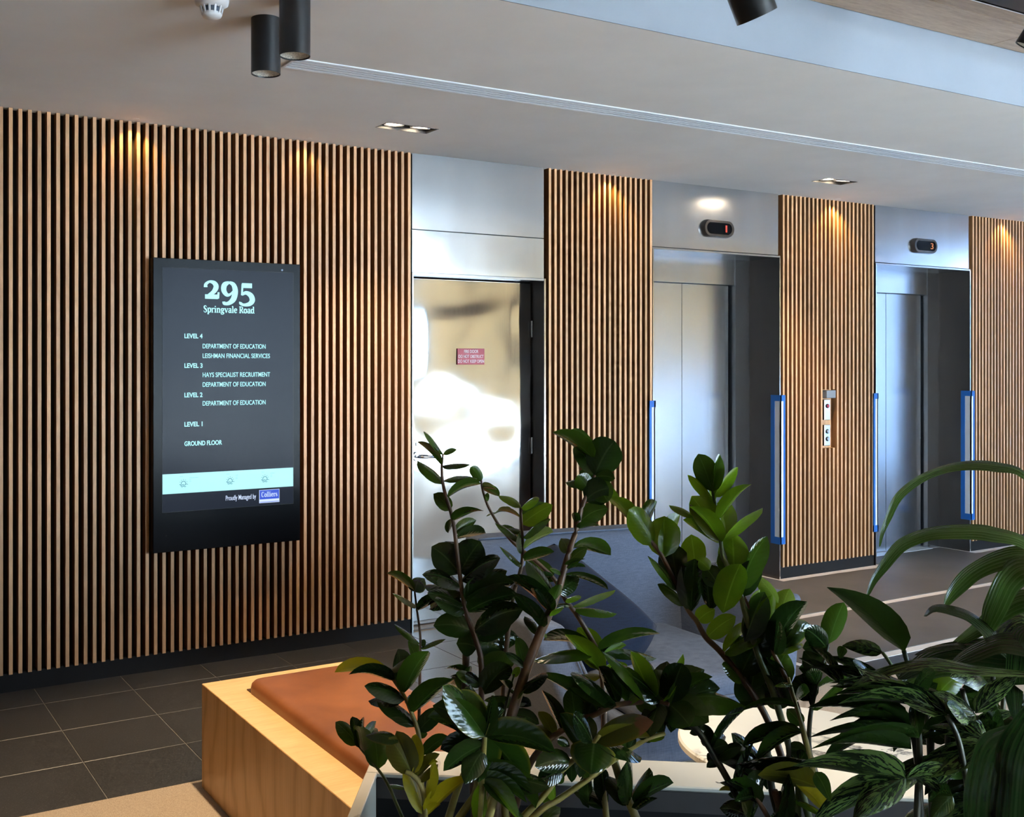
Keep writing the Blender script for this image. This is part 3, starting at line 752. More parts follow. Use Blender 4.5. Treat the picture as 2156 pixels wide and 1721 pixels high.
# twin recessed downlights
def downlight(h, label):
    a, b, c, d = h
    t = thing('twin_downlight', ((a+b)/2, (c+d)/2, CEIL), label, 'downlight', 'recessed twin downlights')
    m = MB(); dp = 0.07
    m.box(a, b, c, c+0.004, CEIL-0.001, CEIL+dp); m.box(a, b, d-0.004, d, CEIL-0.001, CEIL+dp)
    m.box(a, a+0.004, c+0.004, d-0.004, CEIL-0.001, CEIL+dp); m.box(b-0.004, b, c+0.004, d-0.004, CEIL-0.001, CEIL+dp)
    m.box(a, b, c, d, CEIL+dp, CEIL+dp+0.004)
    m.build('recess_box', MT['blackmetal'], t)
    for i, xc in enumerate((a+0.075, b-0.075)):
        yc = (c+d)/2; tilt = (0.0, 0.16 if i else 0.06, -1)
        g = MB().lathe([(0.040,0.0),(0.052,0.004),(0.054,-0.010),(0.046,-0.012),(0.040,0.0)], (xc, yc, CEIL+0.012), tilt, 28).build('gimbal_ring', MT['alu'], t, auto=40)
        MB().lathe([(0.043,0.000),(0.036,-0.004),(0.0,-0.005)], (xc, yc, CEIL+0.012), tilt, 24).build('lamp_lens', MT['lampglow'], g, smooth=True)
        spot('downlight_lamp', (xc, yc, CEIL-0.004), (0.0, 0.10, -1), 16, 70, 0.7)
    return t
downlight(DL[0], 'lit twin downlight in the ceiling near the fire door')
downlight(DL[1], 'lit twin downlight in the ceiling between the two lifts')
# small wall washers that graze the slats
for xc, w, wl_ in ((1.356, 1.3, 'left of the directory screen'), (2.268, 0.5, 'above the right edge of the directory screen'), (4.354, 1.5, 'between fire door and first lift'), (6.447, 2.4, 'above the call panel'), (8.536, 2.6, 'beyond the far lift')):
    t = thing('wall_washer', (xc, WALL-0.060, CEIL), 'tiny flush white wall washer over the slats ' + wl_, 'downlight', 'pinhole wall washers above the slats')
    MB().lathe([(0.0,0.0005),(0.012,0.0005),(0.016,0.0015),(0.017,-0.0015)], (xc, WALL-0.060, CEIL), (0,0,-1), 20).build('pinhole_trim', MT['plaster'], t)
    spot('washer_lamp', (xc, WALL-0.060, CEIL-0.012), (0, 0.10, -1), w*1.5, 110, 0.6, (1.0,0.66,0.22), 0.008)
# smoke detector
sd = thing('smoke_detector', (1.107, 3.261, CEIL), 'white round smoke detector on the ceiling', 'smoke detector')
MB().lathe([(0.0,0.0),(0.060,0.0),(0.060,0.012),(0.054,0.016)], (1.107,3.261,CEIL), (0,0,-1), 40).build('mounting_base', MT['plastic'], sd, auto=40)
MB().lathe([(0.052,0.014),(0.055,0.022),(0.052,0.034),(0.040,0.042),(0.030,0.044)], (1.107,3.261,CEIL), (0,0,-1), 40).build('detector_body', MT['plastic'], sd, auto=50)
MB().lathe([(0.030,0.060),(0.033,0.066),(0.029,0.074),(0.012,0.079),(0.0,0.0795)], (1.107,3.261,CEIL), (0,0,-1), 32).build('sensor_cap', MT['plastic'], sd, smooth=True)
MB().lathe([(0.024,0.040),(0.024,0.064)], (1.107,3.261,CEIL), (0,0,-1), 24).build('sensor_mesh', MT['slotdark'], sd)
for q in range(12):
    a = 2*math.pi*q/12; c_, s_ = math.cos(a), math.sin(a)
    MB().hexa([(1.107+c_*0.040-s_*0.003,3.261+s_*0.040+c_*0.003,CEIL-0.040),(1.107+c_*0.040+s_*0.003,3.261+s_*0.040-c_*0.003,CEIL-0.040),(1.107+c_*0.036+s_*0.003,3.261+s_*0.036-c_*0.003,CEIL-0.040),(1.107+c_*0.036-s_*0.003,3.261+s_*0.036+c_*0.003,CEIL-0.040)],
              [(1.107+c_*0.033-s_*0.003,3.261+s_*0.033+c_*0.003,CEIL-0.066),(1.107+c_*0.033+s_*0.003,3.261+s_*0.033-c_*0.003,CEIL-0.066),(1.107+c_*0.029+s_*0.003,3.261+s_*0.029-c_*0.003,CEIL-0.066),(1.107+c_*0.029-s_*0.003,3.261+s_*0.029+c_*0.003,CEIL-0.066)]).build('cage_rib', MT['plastic'], sd)
# linear slot diffuser
sl = thing('slot_diffuser', (5.5, 3.845, CEIL), 'long aluminium linear air slot in white ceiling', 'air diffuser')
SA, SBX = 1.615, 10.4
MB().box(SA, SBX, 3.785, 3.905, CEIL-0.0015, CEIL).build('slot_tray', MT['slotdark'], sl)
MB().box(SA, SA+0.012, 3.778, 3.912, CEIL-0.007, CEIL).build('end_cap', MT['alu'], sl)
for yy, w_, h_ in ((3.785, 0.010, 0.007), (3.905, 0.010, 0.007), (3.818, 0.012, 0.006), (3.846, 0.007, 0.006), (3.874, 0.012, 0.006)):
    MB().hexa([(SA, yy-w_/2, CEIL-h_*0.6),(SBX, yy-w_/2, CEIL-h_*0.6),(SBX, yy+w_/2, CEIL-h_),(SA, yy+w_/2, CEIL-h_)],
              [(SA, yy-w_/2, CEIL),(SBX, yy-w_/2, CEIL),(SBX, yy+w_/2, CEIL),(SA, yy+w_/2, CEIL)]).build('slot_blade', MT['alu'], sl)
# track with tilted spotlights under the timber ceiling
tk = thing('light_track', (4.2, 2.33, UPPER-0.09), 'black light track hung under the timber boards', 'light track')
MB().box(2.9, 8.5, 2.20, 2.335, UPPER-0.105, UPPER-0.085).build('track_tray', MT['blackmetal'], tk, bevel=0.002, seg=1)
MB().box(2.9, 8.5, 2.325, 2.340, UPPER-0.105, UPPER-0.060).build('track_lip', MT['alu'], tk)
for x in (3.1, 4.8, 6.5, 8.2): MB().tube([(x,2.27,UPPER-0.09),(x,2.27,UPPER+0.001)], 0.006, 8).build('hanger', MT['blackmetal'], tk)
p0 = at(1590, -40, 2.62); p1 = at(1600, 38, 2.58)
ax = Vector((0.40, -0.02, -0.74)).normalized(); mouth = at(1594, 35, 2.60); ln = 0.19
top = mouth - ax*ln
t = can('tilted_spotlight', tuple(top), tuple(ax), 0.0505, ln, 'black tilted spotlight in front of white upstand', None, 40, 90, (1.0,0.86,0.68))
MB().tube([tuple(top+ax*0.05+Vector((0,0,0.045))), tuple(top+ax*0.05+Vector((0,0,0.09))), (top.x+ax.x*0.05, top.y+ax.y*0.05, UPPER)], 0.009, 10).build('stem', MT['blackmetal'], t, smooth=True)
mouth2 = at(2172, 96, 3.55); ax2 = Vector((-0.2,0.45,-0.8)).normalized()
t = can('tilted_spotlight', tuple(mouth2-ax2*0.16), tuple(ax2), 0.05, 0.17, 'black tilted spotlight hung under the timber ceiling near the track', None, 25, 50)
q = mouth2-ax2*0.10; MB().tube([tuple(q), (q.x, q.y, UPPER)], 0.009, 10).build('stem', MT['blackmetal'], t, smooth=True)

# ================================================================== FLOOR PROTECTION BOARDS
rg = random.Random(11)
def ragged(x0, x1, y, amp, step=0.11):
    out = []; n = max(2, int(abs(x1-x0)/step))
    for i in range(n+1): out.append((x0+(x1-x0)*i/n, y + rg.uniform(-amp, amp)))
    return out
def board_outline(x0, x1, y0, yw, yl, amp):
    """outline running along the wall, with bays into both lift entrances"""
    pts = [(x0, y0), (x1, y0)]
    (a1, b1), (a2, b2) = LIFTS
    pts += ragged(x1, b2+0.03, yw, amp) + [(b2-0.05, yw), (b2-0.055, yl)] + ragged(b2-0.12, a2+0.12, yl, amp*0.6) + [(a2+0.055, yl), (a2+0.05, yw)]
    pts += ragged(a2-0.02, b1+0.03, yw, amp) + [(b1-0.05, yw), (b1-0.055, yl)] + ragged(b1-0.12, a1+0.12, yl, amp*0.6) + [(a1+0.055, yl), (a1+0.05, yw)]
    pts += ragged(a1-0.02, x0, yw, amp)
    return pts
und = MB().poly([(4.32,3.545),(9.9,3.545),(9.9,WALL+0.008),(LIFTS[1][1]-0.012,WALL+0.008),(LIFTS[1][1]-0.012,5.448),(LIFTS[1][0]+0.012,5.448),(LIFTS[1][0]+0.012,WALL+0.008),
                 (LIFTS[0][1]-0.012,WALL+0.008),(LIFTS[0][1]-0.012,5.448),(LIFTS[0][0]+0.012,5.448),(LIFTS[0][0]+0.012,WALL+0.008),(4.32,WALL+0.008)], 0.0005, 0.0025)
tag(und.build('floor_underlay', MT['underlay']), 'pale underlay showing as strips round the dark boards', 'underlay')
tag(MB().poly(board_outline(4.36, 9.85, 4.380, 5.108, 5.405, 0.009), 0.0025, 0.006).build('protection_board', MT['sheet']),
    'dark taupe protection board running into the lift doorways', 'floor board')
tag(MB().poly([(4.36,3.605),(9.85,3.605),(9.85,4.316),(4.36,4.316)], 0.0025, 0.006).build('protection_board', MT['sheet']),
    'dark taupe protection board between pale strip and carpet', 'floor board')

# ================================================================== BENCH
BX0, BX1, BY0, BY1, BT = 1.212, 1.802, 2.43, 3.680, 0.377
bench = thing('bench', ((BX0+BX1)/2, (BY0+BY1)/2, 0.004), 'oak box bench with tan leather pad', 'bench')
MB().box(BX0, BX1, BY0, BY1, 0.004, BT-0.0008).build('bench_body', MT['oak'], bench, bevel=0.0012, seg=1)
MB().box(BX0+0.0015, BX1-0.0015, BY0+0.0015, BY1-0.0015, BT-0.003, BT).build('bench_top', MT['oaktop'], bench)
def pad(x0, x1, y0, y1, z0, z1, name, mat, parent, r=0.03):
    """upholstered pad: rounded in plan and at the top edge, slightly domed"""
    m = MB(); nx, ny = 22, 30
    hx, hy, cx, cy = (x1-x0)/2, (y1-y0)/2, (x0+x1)/2, (y0+y1)/2
    rings = [(0.0, 0.0), (0.0, 0.35), (0.004, 0.70), (0.014, 0.90), (0.032, 0.985), (0.07, 1.0)]
    def ring(ins):
        out = []; rc = 0.055
        for qx, qy, a0 in ((1,1,0),(-1,1,90),(-1,-1,180),(1,-1,270)):
            for kk in range(7):
                a = R(a0 + 90*kk/6)
                out.append((cx+qx*(hx-rc)+math.cos(a)*(rc-ins if rc > ins else 0.002) - (qx*(ins-rc) if ins > rc else 0),
                            cy+qy*(hy-rc)+math.sin(a)*(rc-ins if rc > ins else 0.002) - (qy*(ins-rc) if ins > rc else 0)))
        return out
    n = 28
    for ins, hgt in rings:
        for (px, py) in ring(ins): m.v.append((px, py, z0+(z1-z0)*hgt))
    for i in range(len(rings)-1):
        for kk in range(n):
            k2 = (kk+1) % n; m.f.append((i*n+kk, i*n+k2, (i+1)*n+k2, (i+1)*n+kk))
    m.f.append(tuple(range((len(rings)-1)*n, len(rings)*n))); m.f.append(tuple(range(n))[::-1])
    return m.build(name, mat, parent, auto=60)
cu = pad(BX0+0.112, BX1-0.018, BY0+0.02, BY1-0.150, BT, BT+0.044, 'seat_pad', MT['leather'], bench)
# dark brown board under the pad, along its seam
m = MB(); m.box(BX0+0.114, BX1-0.020, BY0+0.022, BY1-0.152, BT, BT+0.004); m.build('pad_base', plain('pad_dark_board', (0.05,0.02,0.008), 0.8), bench)

# ================================================================== ARMCHAIR
AC = Matrix.Translation((2.88, 3.30, 0)) @ Matrix.Rotation(R(-8), 4, 'Z')
def T(p): return tuple(AC @ Vector(p))
ch = thing('armchair', (2.88, 3.30, 0.004), 'blue grey fabric armchair with flared arms', 'armchair')
def soft(name, b, t_, bev, mat, parent, sub=True):
    m = MB(); m.hexa([T(p) for p in b], [T(p) for p in t_])
    o = m.build(name, mat, parent, smooth=True, bevel=bev, seg=5)
    return o
soft('seat_base', [(-0.36,-0.52,0.10),(0.36,-0.52,0.10),(0.36,0.26,0.10),(-0.36,0.26,0.10)], [(-0.36,-0.52,0.29),(0.36,-0.52,0.29),(0.36,0.26,0.29),(-0.36,0.26,0.29)], 0.02, MT['fabric'], ch)
sc_ = soft('seat_cushion', [(-0.345,-0.60,0.285),(0.345,-0.60,0.285),(0.33,0.22,0.285),(-0.33,0.22,0.285)], [(-0.345,-0.60,0.425),(0.345,-0.60,0.425),(0.33,0.22,0.405),(-0.33,0.22,0.405)], 0.045, MT['fabric'], ch)
MB().tube([T(p) for p in cr([(-0.335,-0.606,0.350),(0,-0.610,0.352),(0.335,-0.606,0.350)])], 0.006, 8).build('piping', MT['fabric'], sc_, smooth=True)
bk = soft('backrest', [(-0.43,0.16,0.28),(0.45,0.16,0.28),(0.45,0.36,0.28),(-0.43,0.36,0.28)], [(-0.50,0.40,0.775),(0.55,0.40,0.775),(0.55,0.55,0.785),(-0.50,0.55,0.785)], 0.035, MT['fabric'], ch)
m = MB(); m.tube([T(p) for p in cr([(-0.475,0.418,0.778),(0.0,0.420,0.781),(0.525,0.418,0.778)], 8)], 0.0045, 8); m.build('top_seam', MT['fabric'], bk, smooth=True)
for s in (-1, 1):
    o0 = 0.02 if s > 0 else 0.0
    ar = soft('armrest', [(s*0.335,-0.47,0.12),(s*0.455,-0.45,0.12),(s*0.455,0.30,0.12),(s*0.335,0.30,0.12)],
              [(s*0.475+o0,-0.33,0.585),(s*0.625+o0,-0.29,0.600),(s*0.575+o0,0.42,0.590),(s*0.440+o0,0.38,0.575)], 0.028, MT['fabric'], ch)
    MB().tube([T((s*0.350,-0.468,0.17)), T((s*0.415+o0,-0.405,0.38)), T((s*0.482+o0,-0.338,0.562))], 0.006, 8).build('piping', MT['fabric'], ar, smooth=True)
for sx in (-1, 1):
    for sy in (-0.42, 0.20):
        MB().tube([T((sx*0.29, sy, 0.11)), T((sx*0.31, sy, 0.004))], [0.018, 0.012], 12).build('leg', MT['blackmetal'], ch)
# navy cushion leaning in the chair
def pillow(name, c, ux, uy, hw, hh, th, mat, label, cat):
    ux = Vector(ux).normalized(); uz = ux.cross(Vector(uy)).normalized(); uy = uz.cross(ux).normalized(); c = Vector(c)
    m = MB(); n = 18
    def P(u, v, s):
        e = (max(0, 1-u**4)*max(0, 1-v**4))**0.5
        k_ = 1 - 0.10*(u*u*v*v) - 0.04*(1-abs(u))*abs(v)**3
        return c + ux*(u*hw*k_) + uy*(v*hh*k_) + uz*(s*th*e)
    for s in (1, -1):
        base = len(m.v)
        for j in range(n+1):
            for i in range(n+1): m.v.append(tuple(P(-1+2*i/n, -1+2*j/n, s)))
        for j in range(n):
            for i in range(n):
                a = base+j*(n+1)+i; m.f.append((a, a+1, a+n+2, a+n+1))
    bm_o = m.build(name, mat, None, smooth=True)
    bm = bmesh.new(); bm.from_mesh(bm_o.data); bmesh.ops.remove_doubles(bm, verts=bm.verts[:], dist=0.0005); bmesh.ops.recalc_face_normals(bm, faces=bm.faces[:]); bm.to_mesh(bm_o.data); bm.free()
    return tag(bm_o, label, cat)
pc = at(1226, 1283, 4.02)
pillow('cushion', pc, at(1350, 1385, 3.92)-at(1100, 1180, 4.14), at(1300, 1200, 4.10)-at(1190, 1340, 3.95), 0.275, 0.155, 0.085, MT['navy'], 'navy blue cushion leaning in the armchair', 'cushion')

# ================================================================== ROUND TABLE
TC = Vector((2.545, 2.165, 0)); TR = 0.345
tb = thing('round_table', (TC.x, TC.y, 0.004), 'low round white marble side table', 'table')
MB().lathe([(0,0.405),(TR-0.006,0.405),(TR,0.400),(TR,0.385),(TR-0.01,0.378),(0,0.378)], TC, (0,0,1), 64).build('table_top', MT['marble'], tb, auto=30)
MB().lathe([(0,0.378),(0.05,0.378),(0.035,0.34),(0.03,0.06),(0.06,0.025),(0.19,0.014),(0.20,0.004),(0,0.004)], TC, (0,0,1), 40).build('pedestal', MT['blackmetal'], tb, auto=40)

# ================================================================== PLANTER
RIM, SOIL = 0.60, 0.50
PA = TH - R(6.7)                                   # the trough is turned a little to the right of the viewing direction
fw = Vector((math.cos(PA), math.sin(PA), 0)); rt = Vector((math.sin(PA), -math.cos(PA), 0))
c0 = at(791, 1576, (EYE-RIM)*FPX/(1576-CY)); c0.z = 0
def PP(a, b, z): return tuple(c0 + rt*a - fw*b + Vector((0,0,z)))   # a: to the right, b: towards the viewer
pl = thing('planter', tuple(c0 + rt*1.2 - fw*0.65), 'long trough planter with white stone rim', 'planter')
W_, D_ = 2.60, 1.30
def pbox(a0, a1, b0, b1, z0, z1, name, mat, par, bevel=0.003):
    m = MB(); m.hexa([PP(a0,b0,z0),PP(a1,b0,z0),PP(a1,b1,z0),PP(a0,b1,z0)], [PP(a0,b0,z1),PP(a1,b0,z1),PP(a1,b1,z1),PP(a0,b1,z1)])
    return m.build(name, mat, par, bevel=bevel, seg=1)
pbox(0, W_, 0, 0.150, RIM-0.012, RIM, 'rim_ledge', MT['rim'], pl)
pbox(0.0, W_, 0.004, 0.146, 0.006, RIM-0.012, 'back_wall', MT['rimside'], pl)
pbox(0, 0.026, 0.150, D_, RIM-0.012, RIM, 'rim_ledge', MT['rim'], pl, 0.002)
pbox(0.002, 0.024, 0.150, D_, 0.006, RIM-0.012, 'side_wall', MT['rim'], pl, 0.001)
pbox(W_-0.026, W_, 0.150, D_, 0.006, RIM, 'side_wall', MT['rim'], pl)
pbox(0.026, W_-0.026, D_-0.03, D_, 0.006, RIM, 'front_wall', MT['rim'], pl)
pbox(0.026, W_-0.026, 0.148, D_-0.03, 0.006, SOIL, 'soil', MT['soil'], pl, 0)
pbox(0.0265, W_-0.0265, 0.1455, 0.1475, SOIL, RIM-0.060, 'liner', MT['black'], pl, 0)
rp = random.Random(7); m = MB()
for q in range(900):
    a = rp.uniform(0.035, 0.62) if q < 650 else rp.uniform(0.6, W_-0.05); b = rp.uniform(0.165, 0.60); r_ = rp.uniform(0.006, 0.013)
    c = Vector(PP(a, b, SOIL + r_*0.4))
    vs = [(1,0,0),(-1,0,0),(0,1,0),(0,-1,0),(0,0,1),(0,0,-1)]
    rot = Matrix.Rotation(rp.uniform(0, 6.28), 3, Vector((rp.random(), rp.random(), rp.random()+0.1)).normalized())
    sq = (r_*rp.uniform(0.8,1.5), r_*rp.uniform(0.8,1.3), r_*0.7)
    ids = [(0,2,4),(2,1,4),(1,3,4),(3,0,4),(2,0,5),(1,2,5),(3,1,5),(0,3,5)]
    m.add([tuple(c + Vector(((rot @ Vector(v)).x*sq[0], (rot @ Vector(v)).y*sq[1], (rot @ Vector(v)).z*sq[2]))) for v in vs], ids)
tag(m.build('pebbles', MT['pebble'], pl, smooth=True), kind='stuff')

# ================================================================== PLANTS
def leaf_mat(name, c_dark, c_light, transl=0.35, rough=0.22, kind=None, c_pat=None, edge=None, rib=None, tcol=None):
    m, nt, p = nm(name)
    uvn = node(nt, 'ShaderNodeUVMap'); sx = node(nt, 'ShaderNodeSeparateXYZ'); L(nt, uvn.outputs[0], sx.inputs[0])
    oi = node(nt, 'ShaderNodeObjectInfo')
    ob = coords(nt, (1,1,1))
    nz = noise_n(nt, ob, 28, 3)
    ad = node(nt, 'ShaderNodeMath', operation='ADD'); L(nt, nz, ad.inputs[0]); L(nt, oi.outputs['Random'], ad.inputs[1])
    c = ramp(nt, ad.outputs[0], [(0.45, c_dark), (1.25, c_light)])
    cx_ = node(nt, 'ShaderNodeMath', operation='SUBTRACT'); L(nt, sx.outputs[0], cx_.inputs[0]); cx_.inputs[1].default_value = 0.5
    ab = node(nt, 'ShaderNodeMath', operation='ABSOLUTE'); L(nt, cx_.outputs[0], ab.inputs[0])
    hgt = None
    if kind == 'mottle':
        st = node(nt, 'ShaderNodeMapping'); st.inputs['Scale'].default_value = (5.0, 6.0, 3)
        cmb = node(nt, 'ShaderNodeCombineXYZ'); L(nt, ab.outputs[0], cmb.inputs[0])
        sk_ = node(nt, 'ShaderNodeMath', operation='SUBTRACT'); L(nt, sx.outputs[1], sk_.inputs[0]); L(nt, ab.outputs[0], sk_.inputs[1]); L(nt, sk_.outputs[0], cmb.inputs[1])
        L(nt, oi.outputs['Random'], cmb.inputs[2]); L(nt, cmb.outputs[0], st.inputs['Vector'])
        pn = noise_n(nt, st.outputs[0], 1.5, 3, 0.6, 0.8)
        c = mix_col(nt, ramp(nt, pn, [(0.49, (0,0,0)), (0.54, (1,1,1))]), c, c_pat)
    if kind == 'stripe':
        wv = node(nt, 'ShaderNodeMath', operation='MULTIPLY'); L(nt, sx.outputs[0], wv.inputs[0]); wv.inputs[1].default_value = 46.0
        sn = node(nt, 'ShaderNodeMath', operation='SINE'); L(nt, wv.outputs[0], sn.inputs[0])
        c = mix_col(nt, ramp(nt, sn.outputs[0], [(0.35, (0,0,0)), (0.9, (0.75,0.75,0.75))]), c, c_pat); hgt = sn.outputs[0]
    if edge:
        c = mix_col(nt, ramp(nt, ab.outputs[0], [(0.40, (0,0,0)), (0.5, (0.8,0.8,0.8))]), c, edge)
    ribc = rib or tuple(min(1, x*1.8+0.02) for x in c_light)
    c = mix_col(nt, ramp(nt, ab.outputs[0], [(0.012, (0.7,0.7,0.7)), (0.035, (0,0,0))]), c, ribc)
    if kind == 'browntip':
        bt = node(nt, 'ShaderNodeMath', operation='ADD'); L(nt, sx.outputs[1], bt.inputs[0]); n2 = noise_n(nt, ob, 40, 2)
        sc2 = node(nt, 'ShaderNodeMath', operation='MULTIPLY'); L(nt, n2, sc2.inputs[0]); sc2.inputs[1].default_value = 0.35; L(nt, sc2.outputs[0], bt.inputs[1])
        c = mix_col(nt, ramp(nt, bt.outputs[0], [(0.86, (0,0,0)), (0.92, (1,1,1))]), c, (0.13,0.05,0.022))
    L(nt, c, p.inputs['Base Color'])
    p.inputs['Roughness'].default_value = rough
    p.inputs['Specular IOR Level'].default_value = 0.55
    if hgt is None:
        # side veins
        a = node(nt, 'ShaderNodeMath', operation='MULTIPLY_ADD'); L(nt, ab.outputs[0], a.inputs[0]); a.inputs[1].default_value = -0.55; L(nt, sx.outputs[1], a.inputs[2])
        b = node(nt, 'ShaderNodeMath', operation='MULTIPLY'); L(nt, a.outputs[0], b.inputs[0]); b.inputs[1].default_value = 58.0
        s = node(nt, 'ShaderNodeMath', operation='SINE'); L(nt, b.outputs[0], s.inputs[0])
        s2 = node(nt, 'ShaderNodeMath', operation='MULTIPLY_ADD'); L(nt, s.outputs[0], s2.inputs[0]); s2.inputs[1].default_value = 0.35; L(nt, noise_n(nt, ob, 70, 2), s2.inputs[2]); hgt = s2.outputs[0]
    bump(nt, p, hgt, 0.35 if kind == 'stripe' else 0.22, 0.0009)
    tr = node(nt, 'ShaderNodeBsdfTranslucent')
    if tcol: tr.inputs[0].default_value = (*tcol, 1)
    else: L(nt, mix_col(nt, 0.55, c, tuple(min(1, x*2.6) for x in c_light)), tr.inputs[0])
    x = node(nt, 'ShaderNodeMixShader'); x.inputs[0].default_value = transl
    L(nt, p.outputs[0], x.inputs[1]); L(nt, tr.outputs[0], x.inputs[2]); L(nt, x.outputs[0], nt.nodes['Material Output'].inputs[0])
    return m
LM = {
 'd': leaf_mat('leaf_dark', (0.0068,0.0165,0.0035), (0.018,0.040,0.006), 0.14, 0.09),
 'g': leaf_mat('leaf_green', (0.016,0.038,0.004), (0.036,0.078,0.007), 0.26, 0.12),
 'l': leaf_mat('leaf_light', (0.055,0.108,0.0035), (0.100,0.180,0.006), 0.38, 0.22),  # paler green, back-lighting put into the leaf colour
 'e': leaf_mat('leaf_yellow_edge', (0.010,0.027,0.0035), (0.022,0.052,0.006), 0.20, 0.11, edge=(0.17,0.16,0.012)),
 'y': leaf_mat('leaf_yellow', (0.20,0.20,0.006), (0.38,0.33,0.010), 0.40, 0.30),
 'o': leaf_mat('leaf_olive', (0.052,0.056,0.004), (0.10,0.10,0.007), 0.32, 0.28),
 'b': leaf_mat('leaf_brown_tip', (0.030,0.040,0.005), (0.058,0.066,0.007), 0.22, 0.26, kind='browntip', edge=(0.14,0.11,0.01)),
 'm': leaf_mat('leaf_mottled', (0.0035,0.0095,0.0025), (0.008,0.019,0.0045), 0.10, 0.24, kind='mottle', c_pat=(0.070,0.110,0.028)),
 'u': leaf_mat('leaf_underside', (0.011,0.028,0.0025), (0.020,0.044,0.004), 0.22, 0.5, rib=(0.003,0.007,0.001)),
 's': leaf_mat('leaf_striped', (0.018,0.042,0.006), (0.034,0.072,0.010), 0.28, 0.22, kind='stripe', c_pat=(0.085,0.125,0.038)),
 't': leaf_mat('leaf_striped_dark', (0.007,0.018,0.004), (0.013,0.031,0.006), 0.15, 0.25, kind='stripe', c_pat=(0.030,0.044,0.017)),
}
SM = {'br': mottled('stem_brown', (0.075,0.035,0.016), (0.15,0.075,0.035), 40, 0.45), 'gr': mottled('stem_green', (0.06,0.085,0.02), (0.13,0.15,0.045), 30, 0.4),
      'ye': mottled('stem_yellow', (0.24,0.19,0.05), (0.40,0.33,0.10), 25, 0.4), 'dk': mottled('stem_dark', (0.020,0.022,0.010), (0.05,0.045,0.02), 30, 0.45)}
CAMP = Vector((0, 0, EYE))
rl = random.Random(21)
def prof_oval(f): return min(1.0, 1.06*math.sin(math.pi * f**0.86)**0.62)
def prof_lance(f): return math.sin(math.pi * f**0.72)**0.75
def prof_ribbon(f): return min(1.0, (f*3.2+0.12)) * (max(0.0, 1-f)**0.55) ** 1.0
def leaf_surface(name, spine, width, side, mat, parent, prof, fold=0.18, nseg=9, cols=(-1,-0.55,0,0.55,1), wave=0.0, seed=0):
    """spine: list of points; side: function(i, dir) -> side vector; a gently folded blade with its own outline"""
    m = bpy.data.meshes.new(name); vs = []; uvs = []; n = len(spine)
    for i, p in enumerate(spine):
        f = i/(n-1); d = (spine[min(i+1,n-1)]-spine[max(i-1,0)]).normalized()
        s = side(f, d); nn = d.cross(s).normalized(); w = width*0.5*max(prof(f), 0.02)
        for c in cols:
            wob = wave*math.sin(f*17+seed+c*1.7)*abs(c)
            vs.append(tuple(p + s*(c*w) + nn*(fold*w*abs(c)**1.4 + wob*w))); uvs.append((0.5+0.5*c, f))
    k = len(cols); fs = [(i*k+j, i*k+j+1, (i+1)*k+j+1, (i+1)*k+j) for i in range(n-1) for j in range(k-1)]
    m.from_pydata(vs, [], fs)
    ul = m.uv_layers.new(name='UVMap')
    for lp in m.loops: ul.data[lp.index].uv = uvs[lp.vertex_index]
    m.polygons.foreach_set('use_smooth', [True]*len(m.polygons)); m.materials.append(mat); m.update()
    return link(bpy.data.objects.new(name, m), parent)
def leaf_px(b, t, w_px, mat, parent, zb, zt, prof=prof_oval, ratio=0.44, fold=0.32, bend=None, name='leaf'):
    """leaf between two sighted points at their own depths; the apparent width sets how far the blade is turned"""
    B_, T_ = at(b[0], b[1], zb), at(t[0], t[1], zt)
    if prof is prof_oval: T_ = B_ + (T_-B_)*1.13; w_px *= 1.25; ratio = 0.52
    a = T_ - B_; ln = a.length; v = (B_ - CAMP).normalized(); s0 = a.cross(v).normalized()
    wa = w_px * (zb+zt)/2 / FPX; wt = max(wa, ratio*ln)
    roll = math.acos(max(0.12, min(1.0, wa/wt))) * rl.choice((-1, 1))
    ah = a.normalized(); nv = s0.cross(ah).normalized()
    if nv.dot(v) > 0: s0 = -s0; nv = -nv
    bd = bend if bend is not None else rl.uniform(0.04, 0.12)
    n = 9
    sp = [B_ + a*(i/n) + Vector((0,0,1))*(bd*ln*math.sin(math.pi*i/n)) for i in range(n+1)]
    rot = Matrix.Rotation(roll, 3, ah)
    s1 = rot @ s0
    return leaf_surface(name, sp, wt, lambda f, d: (s1 - d*s1.dot(d)).normalized(), mat, parent, prof, fold)
def zmap(o, pts): return [((x/o[2]+o[0]), (y/o[2]+o[1])) for x, y in pts]
def stem(plant, o, pts, zt, zb, r0, r1, mat, base=None):
    """stem from its tip down to the soil; o is the sighting frame of the points"""
    P = zmap(o, pts) if o else pts
    n = len(P); zs = [zt + (zb-zt)*i/(n-1) for i in range(n)]
    W = [at(x, y, z) for (x, y), z in zip(P, zs)]
    if base is not False:
        last = W[-1]
        if last.z > SOIL:
            dirv = (W[-1]-W[-2]).normalized()
            tt = (last.z - SOIL + 0.01)
            foot = Vector((last.x + max(-0.12, min(0.12, dirv.x/max(0.3, -dirv.z)*tt)), last.y + max(-0.12, min(0.12, dirv.y/max(0.3, -dirv.z)*tt)), SOIL-0.005))
            W.append(foot)
    Wp = [Vector(p) for p in cr([tuple(p) for p in W], 5)]
    rs = [r0 + (r1-r0)*i/(len(Wp)-1) for i in range(len(Wp))]
    o_ = MB().tube(Wp, rs, 9).build('stem', SM[mat], plant, smooth=True)
    return {'obj': o_, 'px': P, 'z': zs, 'w': Wp}
rs_ = random.Random(77)
